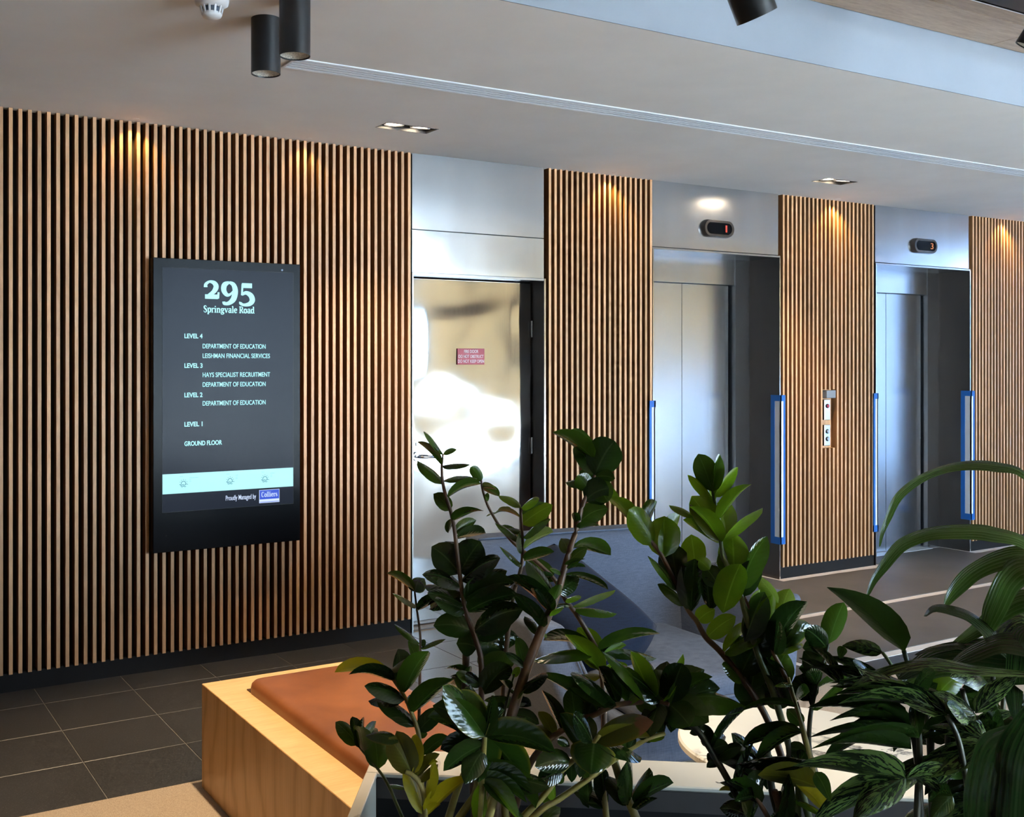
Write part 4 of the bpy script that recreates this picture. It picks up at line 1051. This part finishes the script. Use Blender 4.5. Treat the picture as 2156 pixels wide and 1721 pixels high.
def put(st, o, items, default='g', jit=0.045, prof=prof_oval, ratio=0.44, dz=0.0, fill=0.0):
    """items: (bx, by, tx, ty, apparent width or None, kind) in sighting frame o"""
    for it in items:
        bx, by, tx, ty = it[:4]; w = it[4] if len(it) > 4 and it[4] else None; kd = it[5] if len(it) > 5 else default
        (b, t) = zmap(o, [(bx, by), (tx, ty)]) if o else ((bx, by), (tx, ty))
        sc = o[2] if o else 1.0
        ln = math.hypot(t[0]-b[0], t[1]-b[1]); wp = (w/sc) if w else ln*0.36
        # nearest place on the stem gives the depth; short gaps are closed so that the leaf grows from the stem
        best = None
        P, Z = st['px'], st['z']
        for i in range(len(P)-1):
            ax_, ay_ = P[i]; bx_, by_ = P[i+1]; dx, dy = bx_-ax_, by_-ay_
            q = max(0, min(1, ((b[0]-ax_)*dx+(b[1]-ay_)*dy)/(dx*dx+dy*dy+1e-9)))
            d = math.hypot(ax_+dx*q-b[0], ay_+dy*q-b[1])
            if best is None or d < best[0]: best = (d, ax_+dx*q, ay_+dy*q, Z[i]+(Z[i+1]-Z[i])*q)
        z = best[3]
        if best[0] < 32: b = (best[1], best[2])
        zt = z + rl.uniform(-jit, jit) + dz
        leaf_px(b, t, wp, LM[kd], st['obj'], z, zt, prof, ratio)
        if rs_.random() < fill:                      # a leaf standing behind this one
            a_ = rs_.choice((-1, 1))*rs_.uniform(0.30, 0.75); f_ = rs_.uniform(0.75, 0.95)
            dx, dy = (t[0]-b[0])*f_, (t[1]-b[1])*f_
            t2 = (b[0]+dx*math.cos(a_)-dy*math.sin(a_), b[1]+dx*math.sin(a_)+dy*math.cos(a_))
            leaf_px(b, t2, wp*rs_.uniform(0.8, 1.1), LM[kd if kd in 'lym' else 'd'], st['obj'], z, z + rs_.uniform(0.02, 0.07), prof, ratio)
Z6=(840,880,5.933); Z2=(720,1141,2.967); Z7=(1000,1060,5.933); Z8=(1040,1330,4.4025); Z5=(720,560,2.967); ZB=(700,1380,5.0475)
R8=(1300,1060,5.3775); Z3=(1436,1141,2.967); T1=(1436,1380,5.047); T2=(1796,1380,5.047); T3=(1796,960,4.78); T4=(1380,950,4.917); Z4=(940,1080,2.837)

def root(x, z): p = at(x, 1800, z); return (p.x, p.y, SOIL)
zz = thing('zz_plant', root(1060, 2.12), 'glossy dark green leafy plant growing in front of the armchair and fire door', 'plant')
# A: tall stem before the fire door
s = stem(zz, None, [(933,957),(930,984),(934,1027),(950,1082),(958,1124),(968,1208),(980,1286),(1000,1343),(1013,1394),(1014,1481),(1022,1600),(1030,1721)], 2.26, 2.12, 0.0028, 0.0075, 'br')
put(s, Z6, [(560,450,335,210,55,'g'),(565,460,700,405,55,'g'),(540,600,260,335,70,'g'),(545,600,850,590,60,'g'),(575,830,270,570,110,'g'),(600,790,930,765,55,'g'),(620,1000,975,850,90,'g'),(650,1160,455,975,150,'g'),(680,1290,1010,1180,80,'g'),(700,1440,935,1300,120,'g'),(640,1260,620,1420,70,'g'),(720,1500,1040,1450,110,'d')])
put(s, Z2, [(745,200,580,50,150,'d'),(745,190,850,20,160,'d'),(742,150,715,20,70,'d'),(745,285,530,215,80,'d'),(755,330,540,280,70,'d'),(762,400,560,330,80,'d'),(770,440,600,370,70,'d'),(785,240,960,120,90,'d'),(790,330,1000,200,100,'d'),(795,370,1040,270,110,'d'),(800,430,1060,340,110,'d'),(830,560,1095,440,130,'d'),(790,570,600,530,120,'d'),(845,650,1080,610,130,'d'),(850,660,730,640,120,'d'),(870,800,1050,770,120,'g'),(880,960,1035,800,120,'d'),(835,600,1030,530,100,'d'),(870,880,730,830,60,'g'),(870,900,780,840,60,'d')], 'd', fill=0.28)
# B: thin stem leaning right behind the others
s = stem(zz, None, [(1013,1012),(1017,1035),(1029,1069),(1051,1107),(1076,1138),(1098,1158),(1121,1176),(1167,1220),(1190,1262),(1217,1299),(1243,1343),(1259,1377),(1268,1427),(1272,1500),(1270,1621),(1276,1721)], 2.36, 2.30, 0.0026, 0.0075, 'br')
put(s, Z6, [(1045,800,905,640,110,'g'),(1055,860,1230,970,90,'g'),(1060,860,1200,890,60,'g'),(1090,960,1110,1030,60,'g'),(1180,1210,1380,1180,40,'g'),(1180,1190,1115,1205,30,'g')])
put(s, Z7, [(300,290,580,470,60,'g'),(400,380,480,460,50,'g'),(990,950,680,770,150,'g'),(960,960,690,980,60,'d'),(1000,960,880,960,50,'g'),(1230,1280,1690,1110,55,'l'),(1130,1200,1300,1190,70,'l'),(1250,1300,1710,1375,85,'g'),(1180,1250,1000,1280,50,'d')])
put(s, Z8, [(930,190,420,265,90,'g'),(950,190,1470,40,80,'g'),(960,250,1050,110,80,'d'),(900,380,800,10,200,'l'),(930,400,700,70,120,'l'),(980,330,1200,150,60,'l'),(1010,360,1210,320,80,'l'),(1000,420,690,470,60,'o')], fill=0.28)
# C: upright stem with broad top leaves
s = stem(zz, None, [(1097,1070),(1098,1099),(1100,1133),(1100,1161),(1099,1186),(1091,1220),(1084,1242),(1070,1330),(1062,1420),(1056,1560),(1052,1721)], 2.24, 2.16, 0.0024, 0.0065, 'br')
put(s, Z6, [(1510,1120,1275,990,80,'l'),(1525,1120,1725,1040,90,'l'),(1540,1210,1820,1125,80,'g'),(1570,1330,1875,1115,190,'l'),(1515,1260,1270,1165,45,'g'),(1530,1540,1240,1345,70,'g'),(1560,1500,1850,1300,80,'g'),(1500,1440,1330,1400,60,'g')])
put(s, Z7, [(645,590,935,385,95,'l'),(610,720,945,620,110,'g'),(560,760,340,570,45,'g'),(600,640,560,400,60,'g'),(520,1000,700,960,40,'d')])
# D: thick main stem
s = stem(zz, None, [(1252,1001),(1240,1035),(1226,1065),(1214,1115),(1199,1161),(1187,1203),(1175,1245),(1160,1284),(1143,1321),(1108,1410),(1077,1508),(1052,1620),(1040,1721)], 2.14, 2.04, 0.0034, 0.0125, 'br')
put(s, Z5, [(1575,1210,1345,1060,75,'g'),(1580,1200,1445,1045,60,'g'),(1575,1310,1690,1120,175,'d'),(1575,1310,1470,1140,70,'d'),(1560,1330,1495,1290,80,'g'),(1540,1360,1415,1355,50,'g'),(1530,1400,1480,1320,90,'g'),(1520,1470,1650,1400,140,'d'),(1560,1330,1650,1460,120,'g'),(1570,1320,1690,1330,70,'g')])
put(s, Z7, [(1300,250,1620,90,210,'g'),(1290,330,1530,285,60,'g'),(1290,260,1245,130,80,'g'),(1225,560,1640,640,140,'g'),(1190,640,1085,460,140,'g'),(1150,790,1370,580,120,'g'),(1130,800,1350,710,40,'g'),(1090,880,955,830,50,'g'),(1120,860,1350,805,35,'g'),(1110,900,1600,1060,60,'g'),(1040,1120,1275,960,190,'d'),(1000,1180,680,765,150,'d'),(900,1300,460,960,140,'d'),(870,1420,530,1190,130,'d'),(800,1560,500,1160,120,'d'),(960,1330,1050,1050,120,'g'),(870,1340,760,1100,150,'d'),(860,1500,950,1450,60,'l'),(980,1390,1070,1340,70,'l'),(790,1600,890,1640,60,'l'),(760,1640,640,1440,90,'d')])
put(s, Z8, [(330,560,470,430,100,'d'),(240,360,210,90,100,'g'),(250,310,130,210,60,'d'),(120,640,330,690,80,'d'),(200,780,390,850,110,'d'),(130,560,270,560,35,'g')], fill=0.28)
# K and other stalks without much foliage
s = stem(zz, None, [(981,1335),(981,1400),(980,1460),(990,1560),(1000,1721)], 2.20, 2.16, 0.0075, 0.009, 'br')
put(s, ZB, [(1390,190,1220,150,45,'g'),(1400,250,1270,230,30,'g'),(1480,380,1340,220,110,'g'),(1520,330,1460,140,70,'g')], fill=0.28)
s = stem(zz, None, [(1083,1420),(1070,1465),(1055,1530),(1040,1600),(1028,1721)], 2.08, 2.04, 0.002, 0.005, 'gr')
put(s, ZB, [(1930,240,1980,140,60,'l'),(1870,360,1800,280,60,'g'),(1860,380,2019,385,45,'g'),(1850,440,1640,480,60,'g'),(1800,560,1890,450,90,'g'),(1760,640,1650,560,90,'d'),(1760,650,1700,480,90,'d')], fill=0.28)
# E: arching stem to the right with a cluster of round leaves
s = stem(zz, None, [(1410,1484),(1392,1480),(1335,1480),(1290,1487),(1256,1503),(1213,1521),(1158,1557),(1110,1620),(1080,1721)], 2.00, 2.06, 0.0045, 0.0075, 'br')
put(s, Z8, [(1560,650,1130,380,150,'d'),(1480,640,1060,240,70,'g'),(1470,640,1290,240,130,'l'),(1290,660,1090,370,110,'g'),(1290,660,1290,500,150,'g'),(1150,690,760,430,110,'d'),(1000,740,640,500,90,'d'),(960,760,480,440,90,'g'),(1090,690,750,540,90,'g'),(760,850,720,560,150,'g'),(700,900,640,790,110,'e'),(600,960,390,900,80,'o'),(560,980,430,770,90,'o'),(1200,680,1380,560,80,'l'),(1300,680,1480,700,150,'g'),(1500,660,1560,940,140,'d'),(1540,670,1440,950,130,'d'),(1560,660,1740,440,150,'d'),(1560,660,1600,320,190,'d'),(1560,650,1730,260,60,'l'),(1560,660,1640,580,120,'g'),(900,800,800,620,100,'d'),(860,800,940,640,100,'d'),(640,940,470,590,90,'d'),(1080,720,1150,600,70,'d')], fill=0.28)
put(s, Z4, [(1300,1130,1250,960,130,'d'),(1330,1130,1400,930,140,'d'),(1360,1140,1500,960,150,'d'),(1380,1150,1600,1060,130,'d'),(1400,1160,1745,1160,120,'g'),(1380,1170,1540,1240,150,'g'),(1340,1170,1440,1260,140,'g'),(1310,1150,1390,1270,110,'d'),(1310,1160,1180,1260,80,'d'),(1390,1150,1560,1000,70,'g')], fill=0.28)
# the big lower leaves, one with a withered tip
s = stem(zz, None, [(1262,1548),(1240,1575),(1185,1621),(1149,1671),(1101,1721)], 1.93, 1.98, 0.004, 0.0075, 'ye')
put(s, Z8, [(880,980,1415,860,190,'b'),(900,1000,1390,985,110,'o'),(880,970,900,1290,330,'e'),(760,1000,640,800,150,'e'),(830,960,760,790,120,'d'),(700,1180,420,1250,170,'d'),(640,1280,440,1400,150,'d'),(560,1400,640,1340,90,'g'),(700,1200,720,1380,90,'d'),(820,1100,800,1330,120,'d'),(590,1000,690,1060,70,'e'),(940,1000,1030,1050,80,'d')], 'd', 0.03, fill=0.28)
s = stem(zz, None, [(1400,1545),(1358,1559),(1290,1603),(1244,1637),(1176,1684),(1122,1721)], 2.02, 2.00, 0.004, 0.0070, 'ye')
put(s, Z8, [(1400,1010,1560,970,50,'l'),(1210,1090,1190,1010,60,'g'),(1230,1080,1300,1000,60,'d'),(860,1380,800,1290,70,'g'),(560,1560,470,1590,40,'l'),(540,1540,510,1380,80,'l'),(1180,1110,1060,1030,110,'d'),(1380,1010,1430,900,90,'d')], fill=0.28)
s = stem(zz, None, [(1290,1590),(1305,1640),(1325,1690),(1338,1721)], 2.12, 2.10, 0.008, 0.009, 'ye')
put(s, Z8, [(1315,1600,1245,1240,120,'d'),(1325,1600,1620,1430,110,'d'),(1330,1660,1490,1560,55,'d')], fill=0.28)
s = stem(zz, None, [(1265,1600),(1270,1660),(1277,1721)], 2.16, 2.14, 0.0055, 0.007, 'ye')
put(s, Z8, [(920,1650,760,1480,70,'d'),(900,1600,1000,1310,120,'d'),(950,1640,980,1450,60,'g'),(880,1640,860,1340,100,'d'),(470,1760,600,1650,110,'g')], fill=0.28)
# F: rosette of big leaves in front
s = stem(zz, None, [(1021,1552),(1018,1590),(1015,1640),(1008,1721)], 1.90, 1.96, 0.004, 0.008, 'ye')
put(s, ZB, [(1600,860,1330,450,270,'e'),(1590,860,1225,390,220,'e'),(1560,880,1215,480,160,'e'),(1520,900,1130,580,230,'g'),(1500,920,1080,690,170,'g'),(1610,880,1560,1300,330,'e'),(1660,870,2010,690,120,'d'),(1560,930,1200,1000,150,'d'),(1480,1000,1430,1330,200,'d'),(1450,1000,1215,1010,150,'d'),(1640,880,1700,480,110,'d'),(1640,860,1660,640,130,'d'),(1500,940,1230,1200,160,'d')], 'e', 0.03, fill=0.28)
put(s, Z8, [(-30,930,495,1110,190,'e'),(-40,960,250,1365,210,'e'),(-60,1200,330,1590,110,'g'),(0,1300,300,1480,140,'d'),(60,1380,460,1440,150,'d'),(10,1380,190,1460,80,'d')], fill=0.28)
put(s, ZB, [(1620,1330,1930,1700,130,'l'),(1640,1320,2010,1540,110,'g'),(1660,1350,1990,1690,70,'g')], fill=0.28)
for (xa, xb, za) in ((1018,1010,1.98),(1000,968,2.0),(1036,1018,2.02),(1043,1030,1.94),(960,945,2.05),(1060,1064,2.05)):
    stem(zz, None, [((xa*3+1024)/4,1630),(xa,1672),(xb,1721)], za, za, 0.006, 0.0085, 'ye')
# H: arching stem on the left, I and J: small ones
s = stem(zz, ZB, [(590,185),(660,280),(760,430),(830,590),(880,720),(920,880),(940,1200),(955,1721)], 2.10, 2.06, 0.003, 0.006, 'ye')
put(s, ZB, [(600,195,90,185,115,'y'),(645,290,230,215,95,'d'),(750,480,390,345,140,'d'),(860,770,520,520,130,'d'),(690,250,870,60,110,'g'),(770,400,990,10,170,'g'),(870,610,1240,300,150,'g'),(930,810,1140,600,150,'d'),(590,180,940,20,70,'o'),(800,500,820,430,50,'d'),(920,870,1000,840,60,'g')], fill=0.28)
s = stem(zz, None, [(873,1245),(878,1286),(885,1343),(884,1420),(883,1478),(882,1560),(884,1721)], 2.22, 2.18, 0.002, 0.0045, 'br')
put(s, Z2, [(455,315,510,240,80,'g'),(445,300,300,210,45,'g'),(465,400,335,335,25,'o'),(485,430,625,355,50,'d'),(483,640,345,530,30,'g'),(490,665,630,615,22,'g'),(490,780,420,640,60,'g'),(490,640,520,640,40,'g')], fill=0.28)
s = stem(zz, None, [(749,1564),(765,1584),(797,1622),(819,1657),(847,1721)], 2.20, 2.10, 0.0022, 0.004, 'gr')
put(s, ZB, [(485,1215,455,890,200,'g'),(340,1040,285,790,140,'g'),(270,960,60,740,130,'g'),(300,960,220,690,110,'d'),(340,960,320,700,80,'d'),(370,1000,450,740,80,'g'),(600,1370,780,1410,35,'g')], fill=0.28)
# G: lamp-lit stem, its warm light painted as yellow leaves
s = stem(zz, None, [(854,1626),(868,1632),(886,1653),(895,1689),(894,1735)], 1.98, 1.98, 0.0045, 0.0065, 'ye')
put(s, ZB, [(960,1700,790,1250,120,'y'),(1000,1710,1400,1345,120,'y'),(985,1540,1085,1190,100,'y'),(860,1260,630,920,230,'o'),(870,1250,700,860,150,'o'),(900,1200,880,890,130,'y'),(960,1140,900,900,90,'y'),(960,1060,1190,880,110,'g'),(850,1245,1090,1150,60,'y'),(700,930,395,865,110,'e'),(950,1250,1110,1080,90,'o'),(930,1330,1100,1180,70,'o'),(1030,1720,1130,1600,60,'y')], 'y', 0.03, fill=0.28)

# second plant of the same kind
z2 = thing('zz_plant', root(1660, 2.05), 'bright green upright leafy plant standing before the lift doors and marble table', 'plant')
s = stem(z2, T4, [(590,420),(620,560),(650,660),(690,1060),(740,1180),(870,1460),(930,1680),(1060,2100),(1250,2600),(1560,3700)], 2.10, 2.02, 0.0028, 0.0075, 'gr')
put(s, T4, [(585,400,460,75,190,'g'),(600,410,660,85,90,'g'),(610,470,825,205,90,'l'),(615,540,365,280,80,'l'),(680,720,955,390,90,'l'),(740,930,410,520,230,'l'),(660,960,390,620,120,'l'),(700,930,390,590,90,'o'),(400,690,170,575,60,'l'),(820,920,1060,630,80,'l'),(880,1320,800,900,250,'l'),(890,1440,1125,950,160,'g'),(690,1340,690,1060,160,'l'),(660,1400,520,1210,170,'g'),(560,1230,460,1140,110,'l'),(700,1680,860,1230,240,'l'),(950,1500,1040,1180,190,'d'),(760,1330,790,1190,70,'l'),(730,1290,800,1200,60,'d')], 'l', fill=0.25)
s = stem(z2, R8, [(1420,1000),(1490,1180),(1620,1400),(1740,1650),(1870,1900),(2020,2260),(2160,2800),(2400,3520)], 2.06, 2.00, 0.0024, 0.007, 'br')
put(s, R8, [(1820,1130,1610,860,120,'l'),(1850,1250,1940,1000,190,'l'),(1440,1570,1640,1070,220,'g'),(1560,1510,1740,1090,150,'l'),(1540,1200,1650,1010,90,'l'),(1870,1610,2100,1180,200,'d'),(1890,1600,2151,1420,230,'e'),(1800,1700,1830,1380,120,'d'),(1700,1640,1740,1400,50,'d'),(1780,1720,2050,1600,50,'l')], fill=0.25)
s = stem(z2, R8, [(-250,-200),(0,30),(210,250),(500,590),(770,1160),(900,1340),(1000,1520),(1200,1721),(1560,2200),(1800,2700),(2040,3540)], 2.16, 2.04, 0.003, 0.008, 'br')
put(s, R8, [(-120,-90,-300,-230,60,'l'),(0,40,-150,-160,100,'l'),(215,240,-60,-30,130,'l'),(440,460,160,120,220,'l'),(560,600,530,200,300,'l'),(330,300,430,20,110,'g'),(640,560,690,180,130,'l'),(730,960,605,510,280,'d'),(880,720,840,395,220,'l'),(900,1190,870,700,230,'d'),(1040,1200,1010,880,150,'d'),(700,960,385,650,60,'g'),(770,1170,490,945,110,'g'),(900,1340,1080,1220,160,'l'),(1010,1520,1300,1310,170,'l'),(1060,1200,1080,1000,90,'d'),(1200,1700,1640,1510,110,'l'),(820,1010,780,760,150,'d'),(640,760,580,560,80,'d')], 'l', fill=0.25)
put(s, Z3, [(330,800,260,770,60,'g'),(360,900,265,780,60,'g'),(450,870,360,620,140,'d'),(480,900,480,680,130,'g'),(560,1000,360,870,140,'d'),(560,960,640,720,150,'g'),(600,1020,540,760,120,'d'),(420,800,520,560,160,'d'),(640,1040,560,860,110,'d')], fill=0.25)
s = stem(z2, Z3, [(915,640),(870,800),(830,950),(800,1100),(795,1300),(840,1500),(930,1750)], 2.02, 1.98, 0.0026, 0.0065, 'dk')
put(s, Z3, [(915,640,1000,410,105,'g'),(900,700,800,590,90,'d'),(880,660,790,560,100,'d'),(850,820,770,700,110,'d'),(840,900,790,820,120,'d'),(830,960,700,900,110,'g'),(790,990,720,860,130,'d'),(800,1050,1040,860,30,'g'),(830,920,1020,880,40,'g')], 'd', fill=0.25)
s = stem(z2, T1, [(1130,240),(1230,600),(1330,950),(1430,1350),(1550,1750)], 1.90, 1.90, 0.0028, 0.006, 'ye')
put(s, T1, [(1150,300,1000,330,50,'g'),(1210,560,700,590,45,'g'),(1240,830,720,950,130,'d'),(1300,1140,670,1150,110,'d'),(1400,1420,880,1290,190,'o'),(1490,1700,1290,1430,150,'y'),(1230,760,1130,590,130,'g'),(1500,1720,1170,1540,40,'g'),(1200,500,1340,400,90,'d')], fill=0.25)
s = stem(z2, T1, [(0,700),(120,760),(250,920),(400,1170),(560,1460),(690,1740)], 2.0, 1.96, 0.006, 0.0065, 'dk')
put(s, T1, [(390,1160,275,1190,70,'d'),(410,1080,695,1280,130,'d'),(430,1060,605,990,110,'d'),(450,940,640,620,60,'d'),(330,1000,470,960,120,'d'),(200,860,400,1000,140,'d'),(180,820,90,830,60,'d'),(150,790,330,880,120,'d'),(520,1440,395,1370,50,'d'),(530,1450,410,1440,40,'y'),(560,1480,750,1540,70,'d'),(620,1500,740,1000,70,'d'),(600,1500,500,1480,50,'d')], 'd', 0.03, fill=0.25)
for pts, za, r_, mt in (([(900,940),(950,1400),(1040,1760)],2.0,0.008,'dk'), ([(1120,900),(1160,1300),(1170,1760)],1.97,0.006,'dk'), ([(1200,1000),(1230,1400),(1240,1760)],2.03,0.006,'gr'), ([(690,1330),(820,1560),(940,1760)],1.93,0.005,'br'), ([(980,1440),(1030,1600),(1050,1760)],1.92,0.008,'br')):
    s = stem(z2, T1, pts, za, za, r_*0.8, r_, mt)
    x0_, y0_ = pts[0]
    put(s, T1, [(x0_+rl.uniform(-20,40), y0_+rl.uniform(60,500), x0_+rl.uniform(-330,260), y0_+rl.uniform(-100,620), rl.uniform(90,170), 'd') for _ in range(4)], 'd')

# mottled foliage plant
ag = thing('aglaonema', root(1880, 1.8), 'dark foliage plant with mottled pale green leaves and one upright leaf', 'plant')
def big(plant, o, base, pts, z, r_, leaves, mt='dk'):
    s = stem(plant, o, pts, z, z, r_*0.8, r_, mt)
    put(s, o, leaves, 'm', 0.05, prof_lance, 0.40, fill=0.45)
big(ag, Z3, None, [(1385,680),(1430,830),(1490,960),(1540,1200),(1560,1750)], 1.84, 0.005, [(1385,690,905,285,165,'u')])
big(ag, T2, None, [(1000,640),(1120,900),(1200,1300),(1260,1750)], 1.66, 0.005, [(1370,960,560,1310,290,'m'),(1300,620,1750,230,210,'m'),(560,1300,0,1750,330,'m'),(560,1320,-640,1180,250,'m'),(-400,1240,-240,1560,160,'g'),(1010,620,-200,420,190,'m'),(830,560,-160,520,150,'m'),(1300,640,840,400,160,'m'),(1250,700,1000,520,150,'m'),(1400,900,800,760,170,'m'),(620,1000,-250,950,150,'d'),(700,880,-450,1000,120,'d'),(560,1320,1100,1280,150,'m'),(1060,1500,830,1750,200,'d'),(1400,1560,840,1760,220,'m')])
big(ag, T2, None, [(600,700),(650,900),(700,1300),(720,1750)], 1.80, 0.006, [(600,700,-480,560,190,'d'),(480,660,120,830,55,'m'),(640,800,-250,700,180,'d'),(700,900,-480,880,110,'d'),(640,760,230,860,130,'d'),(560,400,-500,130,90,'m'),(560,420,-260,300,110,'m'),(500,210,280,210,40,'m'),(280,300,0,60,120,'m'),(-100,330,-580,30,100,'m'),(400,330,-250,330,70,'m'),(900,420,1200,200,260,'l'),(700,500,900,300,140,'d'),(820,560,1050,420,150,'m')])
put(stem(ag, Z3, [(1250,690),(1300,760),(1420,960),(1480,1200),(1490,1750)], 1.92, 1.88, 0.003, 0.005, 'gr'), Z3, [(1260,690,1000,650,95,'m'),(1010,655,985,735,60,'g'),(1260,880,890,720,70,'m'),(1100,860,880,800,60,'m'),(1400,930,1040,830,60,'m'),(1130,760,1080,900,60,'m')], 'm', 0.03, prof_lance, 0.3)
rf = random.Random(5)
for pts, za in (([(1500,700),(1480,1000),(1450,1750)],1.72), ([(1750,700),(1700,1100),(1650,1750)],1.76), ([(1150,500),(1200,1000),(1250,1750)],1.84)):
    s = stem(ag, T2, pts, za, za, 0.006, 0.008, 'dk')
    put(s, T2, [(pts[0][0]+rf.uniform(-60,60), rf.uniform(500,1500), pts[0][0]+rf.uniform(-480,420), rf.uniform(560,1720), rf.uniform(130,240), rf.choice('ddm')) for _ in range(12)], 'd', 0.08, prof_lance, 0.36)

# the shaded heart of the clump
rd = random.Random(31)
for q in range(7):
    xb = 1930 + q*38; za = rd.uniform(1.70, 1.92)
    s = stem(ag, None, [(xb+rd.uniform(-20,20), 1450+rd.uniform(-30,40)), (xb+rd.uniform(-15,15), 1560), (xb, 1720)], za, za, 0.004, 0.006, 'dk')
    its = []
    for w_ in range(8):
        by_ = rd.uniform(1440, 1700); ang = rd.uniform(-1.2, 1.2) + (math.pi if rd.random() < 0.6 else 0); ll = rd.uniform(70, 135)
        tx_ = max(1935 if by_ < 1600 else 1890, min(2190, xb + math.cos(ang)*ll)); its.append((xb, by_, tx_, by_ + math.sin(ang)*ll*0.7 + 12, rd.uniform(30, 52), rd.choice('ddddm')))
    put(s, None, its, 'd', 0.07, prof_lance, 0.40)
# striped arching strap leaves
dr = thing('dracaena', root(2190, 1.75), 'strap leaved plant with long arching pale striped leaves', 'plant')
crown = at(2200, 1380, 1.75)
W = [at(2204, 1300, 1.76), at(2204, 1450, 1.75), at(2198, 1600, 1.74), at(2194, 1760, 1.74)]
W.append(Vector((W[-1].x, W[-1].y, SOIL-0.005)))
cane = MB().tube([Vector(p) for p in cr([tuple(p) for p in W], 5)], 0.016, 12).build('stem', SM['br'], dr, smooth=True)
def strap(o, pts, z0, z1, wpx, kd='s', face=0.75, prof=None, roll=0.0):
    """arching strap leaf: points run from its foot to its tip"""
    P = zmap(o, pts) if o else pts
    n = len(P); Wd = [at(x, y, z0+(z1-z0)*i/(n-1)) for i, (x, y) in enumerate(P)]
    sp = [Vector(p) for p in cr([tuple(p) for p in Wd], 5)]
    w = wpx*(z0+z1)/2/FPX/face
    def side(f, d):
        v = (sp[int(f*(len(sp)-1))]-CAMP).normalized(); s0 = d.cross(v).normalized()
        if s0.z < 0: s0 = -s0
        rr = math.acos(face) + roll*math.sin(f*6)
        return (Matrix.Rotation(rr, 3, d) @ s0).normalized()
    return leaf_surface('leaf', sp, w, side, LM[kd], cane, prof or (lambda f: min(1, 0.35+f*2.2)*max(0.0,1-f**3)**0.6), 0.22, wave=0.06, seed=z0*9)
F0 = (2204, 1330)
strap(None, [F0,(2215,1080),(2156,998),(2100,981),(2045,977),(1990,985),(1935,1008),(1890,1045),(1868,1090),(1856,1122),(1851,1152)], 1.78, 1.95, 20, 's', 0.55)
strap(None, [F0,(2230,1200),(2156,1140),(2090,1122),(2047,1117),(1975,1119),(1930,1130),(1892,1150),(1859,1191),(1837,1224),(1825,1257)], 1.76, 1.88, 32, 's', 0.7)
strap(None, [F0,(2215,1200),(2156,1168),(2099,1178),(2052,1200),(2024,1224),(2000,1253),(1988,1277)], 1.74, 1.84, 42, 's', 0.75)
strap(None, [F0,(2215,1215),(2156,1195),(2120,1220),(2095,1270),(2080,1310),(2072,1345)], 1.72, 1.78, 58, 's', 0.8)
strap(None, [F0,(2190,1270),(2150,1262),(2100,1290),(2060,1322),(2000,1362)], 1.74, 1.80, 46, 's', 0.75)
strap(None, [(2150,1420),(2136,1390),(2110,1357),(2071,1318),(2030,1291),(1970,1279),(1945,1298)], 1.72, 1.80, 26, 't', 0.6)
strap(None, [(2190,1400),(2120,1378),(2040,1370),(1960,1385),(1890,1430)], 1.72, 1.82, 60, 't', 0.8)
strap(None, [(2190,1420),(2080,1405),(1990,1400),(1930,1420),(1895,1447)], 1.76, 1.84, 44, 's', 0.7)
strap(None, [(2200,1400),(2170,1360),(2110,1350),(2050,1372),(2000,1400)], 1.68, 1.74, 46, 't', 0.7)
strap(None, [(2110,1420),(2070,1378),(2020,1360),(1960,1366),(1925,1380)], 1.76, 1.80, 14, 't', 0.6)
strap(None, [(2180,1420),(2060,1410),(1970,1396),(1900,1402),(1830,1425),(1790,1448)], 1.66, 1.74, 26, 'm', 0.6)
strap(None, [(2204,1540),(2150,1560),(2110,1600),(2092,1660),(2085,1760)], 1.50, 1.54, 120, 't', 0.9, lambda f: min(1, 0.3+f*1.6))
strap(None, [(2210,1480),(2180,1520),(2150,1600),(2140,1680),(2135,1770)], 1.46, 1.50, 110, 't', 0.85, lambda f: min(1, 0.3+f*1.6))
strap(None, [(2204,1340),(2160,1330),(2140,1380),(2136,1450),(2140,1520)], 1.70, 1.70, 50, 't', 0.8)
strap(None, [(2204,1340),(2150,1305),(2100,1330),(2075,1378)], 1.80, 1.84, 40, 'm', 0.7)
